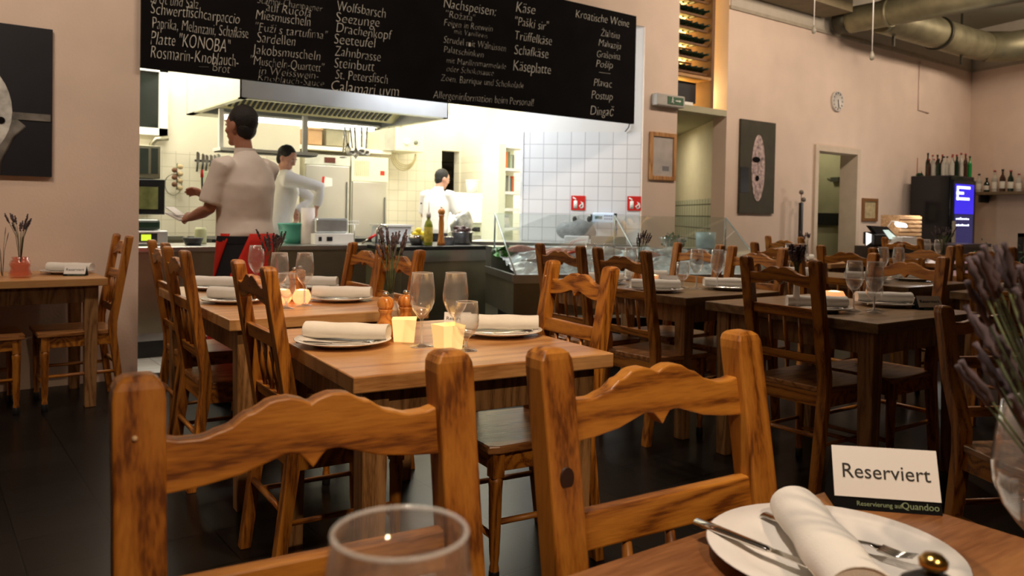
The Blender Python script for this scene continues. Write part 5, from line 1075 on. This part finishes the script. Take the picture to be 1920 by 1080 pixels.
def tillpoly(pts, y0, y1, m, nme):
    P_ = [atY(px, py, 4.95) for px, py in pts]; bq = NB(); prism(bq, [(q.x-t.location.x, q.z-.90) for q in P_], lambda u, v, s: Vector((u, y0+(y1-y0)*s, v))); return obj(nme, bq, m, t)
tillpoly([(1628, 423), (1661, 425), (1684, 450), (1649, 449)], -.02, .03, blackm, 'screen'); tillpoly([(1652, 431), (1662, 431), (1682, 449), (1664, 448)], -.024, -.021, mat('till_glow', (.5, .6, .55), .4, emit=(.8, 1, .92), estr=.7), 'lit_display')
tillpoly([(1622, 436), (1646, 444), (1622, 460)], -.018, -.01, mat('till_white', (.9, .9, .88), .5, emit=(1, .96, .92), estr=1.1), 'lit_side')
obj('stand', box(NB(), -.14, .12, -.06, .06, 0, .13), blackm, t, bevel=.01)
x0, x1, z0, z1 = rectY(1603, 434, 1622, 462, 5.3); t = thing('speaker', 'small black speaker on the bar beside the doorway', 'speaker', (x0, 5.0, .88)); obj('box', box(NB(), 0, x1-x0, 0, .2, 0.02, z1-.88), blackm, t, bevel=.01); b = NB(); lathe(b, [(0, 0), (.05, 0), (.05, .01), (0, .005)], 16, T((x1-x0)/2, 0, .16) @ Rx(PI/2)); obj('cone', b, blackg, t)
tt = thing('stand_base', 'low dark cabinet under the speaker at the wall', 'cabinet', (x0-.06, 4.97, 0)); obj('body', box(NB(), 0, min(.35, 9.33-x0+.05), 0, .3, 0, .86), MATS['bar_dark'], tt); obj('top', box(NB(), 0, min(.35, 9.33-x0+.05), 0, .3, .861, .88), MATS['bar_dark'], tt)
a = atY(1688, 421, 4.95); t = thing('desk_lamp', 'bent white desk lamp shining over the bar', 'lamp', (a.x, 4.95, .90)); hz_ = a.z-.90
b = NB(); tube(b, [(-.28, .02, 0), (-.28, .02, hz_*.8), (-.20, 0, hz_+.04), (-.05, 0, hz_+.03)], .008, 8); obj('arm', b, whiteb, t); b = NB(); tube(b, [(-.08, 0, hz_), (.12, 0, hz_-.01)], [(.035, .02), (.03, .018)], 12); obj('lamp_head', b, mat('lamp_head_lit', (1, 1, 1), .5, emit=(1, .95, .9), estr=6), t)
b = NB(); lathe(b, [(0, 0), (.08, 0), (.08, .02), (0, .02)], 20, T(-.28, .02, 0)); obj('base', b, whiteb, t)
for i, (px, py, lb) in enumerate(((1845, 470, 'bushy potted plant right of the cooler'), (1872, 474, 'second bushy plant along the right wall'), (1900, 474, 'plant at the right picture edge before the dark frame'))):
    a = atY(px, py, 4.5-.5*i); t = thing('potted_plant', lb, 'plant', (a.x, 4.5-.5*i, 0), 0, 'plants by the right wall')
    b = NB(); lathe(b, [(0, 0), (.09, 0), (.13, .6), (.14, .62), (.12, .62), (0, .58)], 20); obj('planter', b, blackm, t)
    b = NB()
    for q in range(90):
        v = Vector((random.gauss(0, .09), random.gauss(0, .09), .62+abs(random.gauss(0, .11)))); mx = T(*v) @ Matrix.Rotation(random.random()*6, 4, Vector((random.random(), random.random(), .3)).normalized()); s_ = .035
        prism(b, [(-s_, 0), (0, s_*.4), (s_, 0), (0, -s_*.4)], lambda u, w, s: mx @ Vector((u, w, .001*s)))
    obj('foliage', b, leafd, t)
a = atY(1899, 437, 3.8); t = thing('dark_stand', 'dark square metal stand at the right edge', 'stand', (a.x, 3.7, 0)); b = NB(); box(b, 0, .6, 0, .05, a.z-.04, a.z); box(b, 0, .05, 0, .05, 0, a.z); box(b, .55, .6, 0, .05, 0, a.z); obj('frame', b, blackm, t); obj('shelf', box(NB(), 0, .6, 0, .3, a.z-.35, a.z-.33), blackm, t)
# ------------------------------------------------------------------ PEOPLE
def hand(bm, wrist, d, n, side, curl=.6, sc=1.0):
    """d: pointing direction, n: back-of-hand normal, side: +1 thumb towards d x n"""
    d = d.normalized(); n = (n-d*n.dot(d)).normalized(); w = d.cross(n)*side
    tube(bm, [wrist-d*.01, wrist+d*.02*sc, wrist+d*.06*sc, wrist+d*.088*sc], [(.026*sc, .020*sc), (.032*sc, .017*sc), (.040*sc, .015*sc), (.038*sc, .012*sc)], 12, side=w)
    for k, (off, L_) in enumerate(((.029, .072), (.010, .082), (-.010, .076), (-.028, .060))):
        p = wrist+d*.082*sc+w*off*sc; pts = [p]; dd = d.copy()
        for j, f in enumerate((.45, .3, .25)):
            a = curl*(.7+.5*j)+.06*k; ax = w
            dd = (dd*math.cos(a*.7)-n*math.sin(a*.7)).normalized(); p = p+dd*L_*f*sc; pts.append(p)
        tube(bm, pts, [.0092*sc, .0088*sc, .0082*sc, .0068*sc], 8)
    p = wrist+d*.022*sc+w*.026*sc; q = p+(d*.5+w*.6-n*.35).normalized()*.042*sc; r = q+(d*.85+w*.05-n*.5).normalized()*.032*sc
    tube(bm, [p-w*.01, q, r], [.014*sc, .0105*sc, .008*sc], 8)
def person(label, base, F, J, skin, top_m, sleeve, leg_m, vox=.007, hands=True, curl=(.6, .6), hairline=0.0, ear=True, top_name='shirt'):
    F = Vector((F[0], F[1], 0)).normalized(); R = Vector((F.y, -F.x, 0))
    W = lambda p: R*p[0]+F*p[1]+_Z*p[2]
    P = {k: W(v) for k, v in J.items() if k not in ('hf', 'dL', 'dR', 'nL', 'nR')}
    hf = W(J.get('hf', (0, 1, 0))).normalized(); hs = hf.cross(_Z).normalized(); hu = hs.cross(hf)
    b = NB()
    hm = Matrix((hs, hf, hu)).transposed().to_4x4(); hc = P['head']
    ell(b, hc+hu*.02, (.075, .092, .098), 24, 16, hm); ell(b, hc+hf*.018-hu*.045, (.056, .070, .068), 20, 14, hm); ell(b, hc+hf*.060-hu*.098, (.026, .024, .022), 12, 8, hm)
    tube(b, [hc+hf*.085+hu*.018, hc+hf*.103-hu*.018, hc+hf*.086-hu*.030], [.009, .0145, .012], 10); ell(b, hc+hf*.080-hu*.058, (.024, .012, .007), 12, 8, hm); ell(b, hc+hf*.080-hu*.070, (.021, .012, .007), 12, 8, hm)
    ell(b, hc+hf*.080+hu*.030, (.050, .012, .008), 12, 8, hm)
    for s in (-1, 1): ell(b, hc+hs*(.077*s)-hf*.008-hu*.005, (.012, .022, .033), 10, 8, hm); ell(b, hc+hs*(.040*s)+hf*.055-hu*.030, (.025, .022, .02), 10, 8, hm)
    tube(b, [P['neck']-_Z*.05, P['neck'], hc-hu*.06-hf*.01], [.050, .052, .053], 16)
    tube(b, [P['hip']-_Z*.05, P['hip'], P['waist'], P['chest'], (P['sL']+P['sR'])/2, P['neck']-_Z*.02], [(.12, .09), (.155, .105), (.135, .095), (.145, .095), (.10, .045), (.045, .04)], 20, side=R)
    for S in 'LR':
        s, e, w = P['s'+S], P['e'+S], P['w'+S]
        tube(b, [s, s.lerp(e, .5), e, e.lerp(w, .35), w], [.034, .042, .037, .039, .026], 14)
        d = W(J.get('d'+S, (0, 1, 0))); n = W(J.get('n'+S, (0, 0, 1)))
        if hands: hand(b, w, d, n, 1 if S == 'L' else -1, curl[0 if S == 'L' else 1])
        k, a = P['k'+S], P['a'+S]; h_ = P['hip']+R*(-.09 if S == 'L' else .09)-_Z*.03
        tube(b, [h_, h_.lerp(k, .5), k, k.lerp(a, .35), a], [.085, .074, .052, .052, .034], 14); tube(b, [a-_Z*.02-F*.03, a-_Z*.04+F*.10], [.035, .028], 10)
    o = obj('person', b, skin, None, smooth=True); o.location = base
    m = o.modifiers.new('remesh', 'REMESH'); m.mode = 'VOXEL'; m.voxel_size = vox; m.use_smooth_shade = True
    s_ = o.modifiers.new('smooth', 'SMOOTH'); s_.factor = .5; s_.iterations = 3
    tag(o, label, 'person')
    # hair
    b = NB(); ell(b, hc+hu*(.040-hairline)-hf*.020, (.083, .094, .096), 28, 20, hm); ell(b, hc-hu*.005-hf*.045, (.070, .055, .080), 20, 14, hm)
    for v in b.verts: v.co += noise.noise_vector(v.co*40)*.004
    hr = obj('hair', b, hairm, o, smooth=True)
    for s in (-1, 1):
        b = NB(); ell(b, hc+hf*.083+hs*(.031*s)+hu*.008, (.012, .007, .006), 10, 8, hm); e_ = obj('eye', b, whitep, o); b = NB(); ell(b, hc+hf*.0895+hs*(.031*s)+hu*.008, (.0055, .003, .0055), 8, 6, hm); obj('iris', b, blackm, e_)
        b = NB(); tube(b, [hc+hf*.089+hs*(.016*s)+hu*.030, hc+hf*.086+hs*(.045*s)+hu*.031], [.004, .003], 6); obj('eyebrow', b, hairm, o)
    b = NB(); ell(b, hc+hf*.0905-hu*.063, (.019, .003, .003), 10, 6, hm); obj('mouth', b, mat('lip', (.30, .09, .07), .5), o)
    # shirt / coat
    b = NB(); sm_ = (P['sL']+P['sR'])/2
    hem = J.get('hem', None); hemp = W(hem) if hem else P['hip']-_Z*.02
    tube(b, [hemp, hemp.lerp(P['waist'], .3), P['waist'], P['waist'].lerp(P['chest'], .5), P['chest'], sm_-_Z*.01, sm_+_Z*.035, P['neck']+_Z*.005], [(.175, .135), (.188, .148), (.178, .132), (.185, .135), (.190, .138), (.170, .105), (.11, .085), (.063, .062)], 28, side=R)
    for S in 'LR':
        s, e, w = P['s'+S], P['e'+S], P['w'+S]
        inn = s.lerp(sm_, .25)
        if sleeve == 'short': tube(b, [inn, s, s.lerp(e, .45), s.lerp(e, .88)], [.068, .070, .068, .074], 16)
        else: tube(b, [inn, s, s.lerp(e, .5), e, e.lerp(w, .5), e.lerp(w, .92)], [.082, .082, .064, .056, .052, .043], 16)
    c = obj(top_name, b, top_m, o, smooth=True); m = c.modifiers.new('remesh', 'REMESH'); m.mode = 'VOXEL'; m.voxel_size = .010; m.use_smooth_shade = True
    s_ = c.modifiers.new('smooth', 'SMOOTH'); s_.factor = .6; s_.iterations = 6
    tx = bpy.data.textures.new('folds', 'CLOUDS'); tx.noise_scale = .20; dm = c.modifiers.new('folds', 'DISPLACE'); dm.texture = tx; dm.strength = .016; dm.mid_level = .5; dm.texture_coords = 'OBJECT'; dm.texture_coords_object = o
    b = NB(); tube(b, [P['neck']-_Z*.012, P['neck']+_Z*.030], [(.066, .064), (.062, .060)], 20, side=R, cap=False); obj('collar', b, top_m, o, smooth=True)
    # trousers and shoes
    b = NB(); tube(b, [P['hip']+_Z*.08, P['hip'], P['hip']-_Z*.10], [(.155, .112), (.172, .122), (.165, .115)], 22, side=R)
    for S in 'LR':
        k, a = P['k'+S], P['a'+S]; h_ = P['hip']+R*(-.085 if S == 'L' else .085)-_Z*.03; tube(b, [h_, h_.lerp(k, .5), k, k.lerp(a, .5), a+_Z*.01], [.095, .085, .066, .062, .06], 16)
    c = obj('trousers', b, leg_m, o, smooth=True); m = c.modifiers.new('remesh', 'REMESH'); m.mode = 'VOXEL'; m.voxel_size = .012; m.use_smooth_shade = True
    for S in 'LR':
        a = P['a'+S]; b = NB(); tube(b, [a-_Z*(a.z-.045)-F*.07, a-_Z*(a.z-.05), a-_Z*(a.z-.04)+F*.10, a-_Z*(a.z-.03)+F*.17], [(.036, .042), (.043, .048), (.045, .038), (.030, .026)], 14, side=R); obj('shoe', b, blackg, o, smooth=True)
    return o, P, F, R
HF = Vector((.6, .8, 0)); HR = Vector((.8, -.6, 0))
def heading(deg): a = math.radians(deg); return HF*math.cos(a)+HR*math.sin(a)
# waiter
JW = dict(hip=(0, 0, .96), waist=(0, .01, 1.12), chest=(0, .0, 1.34), neck=(0, .015, 1.535), head=(-.012, .045, 1.70), hf=(-.28, 1, .04), sL=(-.165, -.01, 1.455), eL=(-.215, .05, 1.19), wL=(-.17, .33, 1.135), dL=(.1, 1, .02), nL=(-.8, 0, .5),
  sR=(.170, .01, 1.455), eR=(.20, .20, 1.22), wR=(.02, .47, 1.265), dR=(-.35, 1, .5), nR=(.5, .2, .5), kL=(-.10, .02, .50), aL=(-.10, -.02, .08), kR=(.10, .06, .50), aR=(.12, .02, .08), hem=(0, -.01, .985))
wb_ = Vector((1.64, 4.92, 0)); Fw = heading(-52)
o, P, F, R = person('person in a white short-sleeved shirt and red apron, seen from behind, holding small tools', wb_, Fw, JW, skinm, shirtm, 'short', trou, vox=.006, curl=(.75, .95))
# apron: wrapped skirt with an opening that slants
def skirt(a0f, a1f, m, nm_, off, z0=.34, z1=1.045, n=40):
    b = NB(); lay = []
    for side in (0, 1):
        g = []
        for j in range(15):
            v = j/14; z = z1+(z0-z1)*v; rx, ry = .172+.055*v+off-.006*side, .130+.075*v+off-.006*side; a0, a1 = a0f(v), a1f(v)
            row = []
            for i in range(n+1):
                a = a0+(a1-a0)*i/n; w = 1+.035*v*math.sin(a*9+v*2)
                row.append(b.verts.new(R*(rx*w*math.cos(a))+F*(ry*w*math.sin(a)-.01-.02*v)+_Z*z))
            g.append(row)
        lay.append(g)
    for g in lay:
        for j in range(14):
            for i in range(n): b.faces.new((g[j][i], g[j][i+1], g[j+1][i+1], g[j+1][i])).smooth = True
    A, B = lay
    for j in range(14):
        b.faces.new((A[j][0], A[j+1][0], B[j+1][0], B[j][0])); b.faces.new((A[j][n], B[j][n], B[j+1][n], A[j+1][n]))
    for i in range(n):
        b.faces.new((A[0][i], B[0][i], B[0][i+1], A[0][i+1])); b.faces.new((A[14][i], A[14][i+1], B[14][i+1], B[14][i]))
    return obj(nm_, b, m, o)
ap = skirt(lambda v: math.radians(-121-28*min(1, v*1.3)), lambda v: math.radians(238-58*min(1, v*1.6)-22-(300 if False else 0)) , apr, 'apron', .006) if False else None
g0 = lambda v: math.radians(210-105*v); g1 = lambda v: math.radians(250-108*v)      # edges of the slanting gap seen from behind
ap = skirt(lambda v: g1(v)-2*PI, g0, apr, 'apron', .010)
bk = skirt(lambda v: g0(v)-.08, lambda v: g1(v)+.08, trou, 'apron_gap_cloth', .002)
b = NB(); rs = [R*(.186*math.cos(a))+F*(.140*math.sin(a)-.01) for a in [2*PI*i/40 for i in range(40)]]
rings(b, [[p+_Z*.985 for p in rs], [p*1.0+_Z*1.03 for p in rs]], True, False); obj('apron_string', b, trou, o)
# what the waiter holds
wl_ = wb_+P['wL']; wr_ = wb_+P['wR']
t = thing('note_pad', 'folded white paper held in the lower hand of the waiter', 'paper', wl_+F*.085+_Z*.0, math.atan2(F.y, F.x)); b = NB(); box(b, -.02, .16, -.035, .035, -.022, -.012, Ry(-.25)); obj('sheet', b, paper, t); b = NB(); box(b, .03, .18, -.03, .03, -.004, .002, Ry(-.35)); obj('sheet', b, paper, t)
t = thing('red_tipped_pen', 'dark pen with a red tip held upright by the waiter', 'pen', wr_+F*.05+_Z*.05); b = NB(); tube(b, [(0, 0, -.03), F*.005+_Z*.08], .006, 8); obj('barrel', b, blackm, t); b = NB(); tube(b, [F*.005+_Z*.08, F*.007+_Z*.13], [.010, .008], 8); obj('tip', b, redp, t)
# chef with the bent arm, behind the counter
q = atD(531, 300, 8.0); cb_ = Vector((q.x-.02, q.y+.02, 0)); Fc = heading(78)
JC = dict(hip=(0, -.05, .96), waist=(0, .0, 1.15), chest=(0, .05, 1.38), neck=(.0, .055, 1.56), head=(.03, .06, 1.70), hf=(.35, .8, -.42), sL=(-.18, .05, 1.50), eL=(-.22, .30, 1.30), wL=(-.16, .14, 1.17), dL=(.3, .2, -1), nL=(-.6, .5, 0),
  sR=(.19, .08, 1.50), eR=(.24, .34, 1.44), wR=(.22, .24, 1.22), dR=(-.1, .0, -1), nR=(0, 1, .2), kL=(-.1, 0, .5), aL=(-.1, -.02, .08), kR=(.1, 0, .5), aR=(.1, -.02, .08))
JC['sR'] = (.17, .07, 1.50); JC['eR'] = (.15, .40, 1.42); JC['wR'] = (.12, .36, 1.22)
o2, P2, F2, R2 = person('person in white, dark short hair, bending an arm behind the counter next to the waiter', cb_, Fc, JC, skinL, chefm, 'long', trou, vox=.008, curl=(.8, .6), top_name='chef_coat')
# cook at the back
q = atD(816, 400, 10.3); JD = dict(hip=(0, 0, .94), waist=(0, .0, 1.1), chest=(0, .04, 1.30), neck=(0, .07, 1.49), head=(.02, .12, 1.62), hf=(.5, .9, -.3), sL=(-.19, .05, 1.42), eL=(-.25, .10, 1.14), wL=(-.16, .33, 1.08), dL=(.1, 1, .0), nL=(0, 0, 1), sR=(.19, .05, 1.42), eR=(.26, .14, 1.15), wR=(.2, .36, 1.10), dR=(-.1, 1, .0), nR=(0, 0, 1), kL=(-.1, 0, .5), aL=(-.1, -.02, .08), kR=(.1, 0, .5), aR=(.1, -.02, .08))
o3, P3, F3, R3 = person('person in a white chef coat seen from behind, working at the back of the kitchen', Vector((q.x, q.y, 0)), heading(28), JD, skinL, chefm, 'short', trou, vox=.009, top_name='chef_coat')
b = NB(); pc = R3*(-.15)-F3*.10+_Z*1.30; ell(b, pc, (.012, .012, .012), 8, 6); obj('button', b, blackm, o3)
# ------------------------------------------------------------------ LIGHT
def area(name, loc, target, sx, sy, P_, col):
    l = bpy.data.lights.new(name, 'AREA'); l.shape = 'RECTANGLE'; l.size = sx; l.size_y = sy; l.energy = P_; l.color = col
    o = bpy.data.objects.new(name, l); COL.objects.link(o); o.location = loc; o.rotation_euler = (Vector(target)-Vector(loc)).to_track_quat('-Z', 'Y').to_euler(); return o
def point(name, loc, P_, col, r=.08):
    l = bpy.data.lights.new(name, 'POINT'); l.energy = P_; l.color = col; l.shadow_soft_size = r; o = bpy.data.objects.new(name, l); COL.objects.link(o); o.location = loc; return o
def spot(name, loc, target, P_, col, ang=70, r=.06, blend=.6):
    l = bpy.data.lights.new(name, 'SPOT'); l.energy = P_; l.color = col; l.shadow_soft_size = r; l.spot_size = math.radians(ang); l.spot_blend = blend
    o = bpy.data.objects.new(name, l); COL.objects.link(o); o.location = loc; o.rotation_euler = (Vector(target)-Vector(loc)).to_track_quat('-Z', 'Y').to_euler(); return o
warm = (1, .72, .48); warm2 = (1, .80, .64); kw = (1, .95, .80)
area('unseen_kitchen_light', (2.6, 7.6, 3.25), (2.6, 7.6, 0), 1.6, .5, 75, kw)
area('unseen_kitchen_light', (3.9, 6.55, 3.0), (5.7, 6.5, 1.3), 1.2, .3, 50, (.90, .94, 1.0))  # added light hidden behind the board, brightens the slanted tiled wall
area('unseen_kitchen_light', (4.4, 6.35, 3.1), (3.9, 7.3, 2.2), .8, .2, 14, (.95, .97, 1.0))  # added unseen light that lifts the front face of the hood
area('unseen_kitchen_light', (5.3, 7.9, 3.25), (5.3, 7.9, 0), 1.4, .8, 90, kw)
area('unseen_kitchen_light', (4.6, 9.7, 3.25), (4.6, 9.7, 0), 2.2, .5, 70, kw)
area('unseen_kitchen_light', (1.6, 8.9, 3.25), (1.6, 9.0, 0), 1.6, .6, 55, kw)
for i, (x, P_) in enumerate(((-.5, 52), (2.5, 26), (7.0, 54), (9.5, 46), (12.0, 42))):
    area('wall_washer', (x, 3.6, 3.9), (x+.3, 6.4, 2.3), 1.2, .3, P_, warm2)
spot('table_spot', (1.0, 1.1, 3.6), (1.35, 2.35, .77), 330, warm, 42)
spot('table_spot', (.2, -1.4, 3.3), (.6, .9, .8), 215, warm, 60)
spot('table_spot', (.3, .95, 3.5), (.9, .5, .77), 210, (1, .84, .70), 34)  # unseen spot added to brighten the foreground plate
spot('table_spot', (2.0, 4.6, 3.8), (1.3, 3.7, .77), 110, warm2, 48)
spot('table_spot', (3.6, 4.9, 3.8), (3.7, 3.3, .77), 150, warm2, 48)
spot('table_spot', (5.2, 3.0, 3.9), (3.7, 2.0, .77), 150, warm2, 50)
spot('table_spot', (6.0, 4.0, 3.9), (5.6, 3.0, .77), 110, warm2, 60)
spot('table_spot', (.0, 4.9, 3.7), (.3, 5.6, .77), 30, warm2, 50)
area('niche_light', (7.15, 6.50, 3.35), (7.15, 6.9, 3.35), .7, 1.7, 60, (1, .78, .40)); area('niche_light', (7.15, 6.6, 2.72), (7.15, 6.8, 2.5), .6, .05, 10, (1, .80, .42)); point('niche_light', (7.50, 6.40, 2.62), 9, (1, .80, .42), .03)
area('passage_fill', (7.75, 7.75, 2.33), (7.75, 7.75, 0), .9, .9, 20, (1, .92, .70)); point('lobby_light', (10.6, 7.0, 2.3), 12, (1, .9, .62))  # passage area light is unseen, added to brighten its walls evenly
point('desk_light', (10.15, 4.9, 1.45), 14, (1, .93, .85), .04)
point('store_light', (6.6, 11.2, 2.3), 6, kw)
W_ = bpy.data.worlds.new('world'); SC.world = W_; W_.use_nodes = True; W_.node_tree.nodes['Background'].inputs[0].default_value = (1, .75, .55, 1); W_.node_tree.nodes['Background'].inputs[1].default_value = .02
SC.view_settings.exposure = 0.0
try:
    SC.cycles.max_bounces = 10; SC.cycles.transmission_bounces = 10; SC.cycles.sample_clamp_indirect = 4.0; SC.cycles.use_denoising = True
except Exception: pass
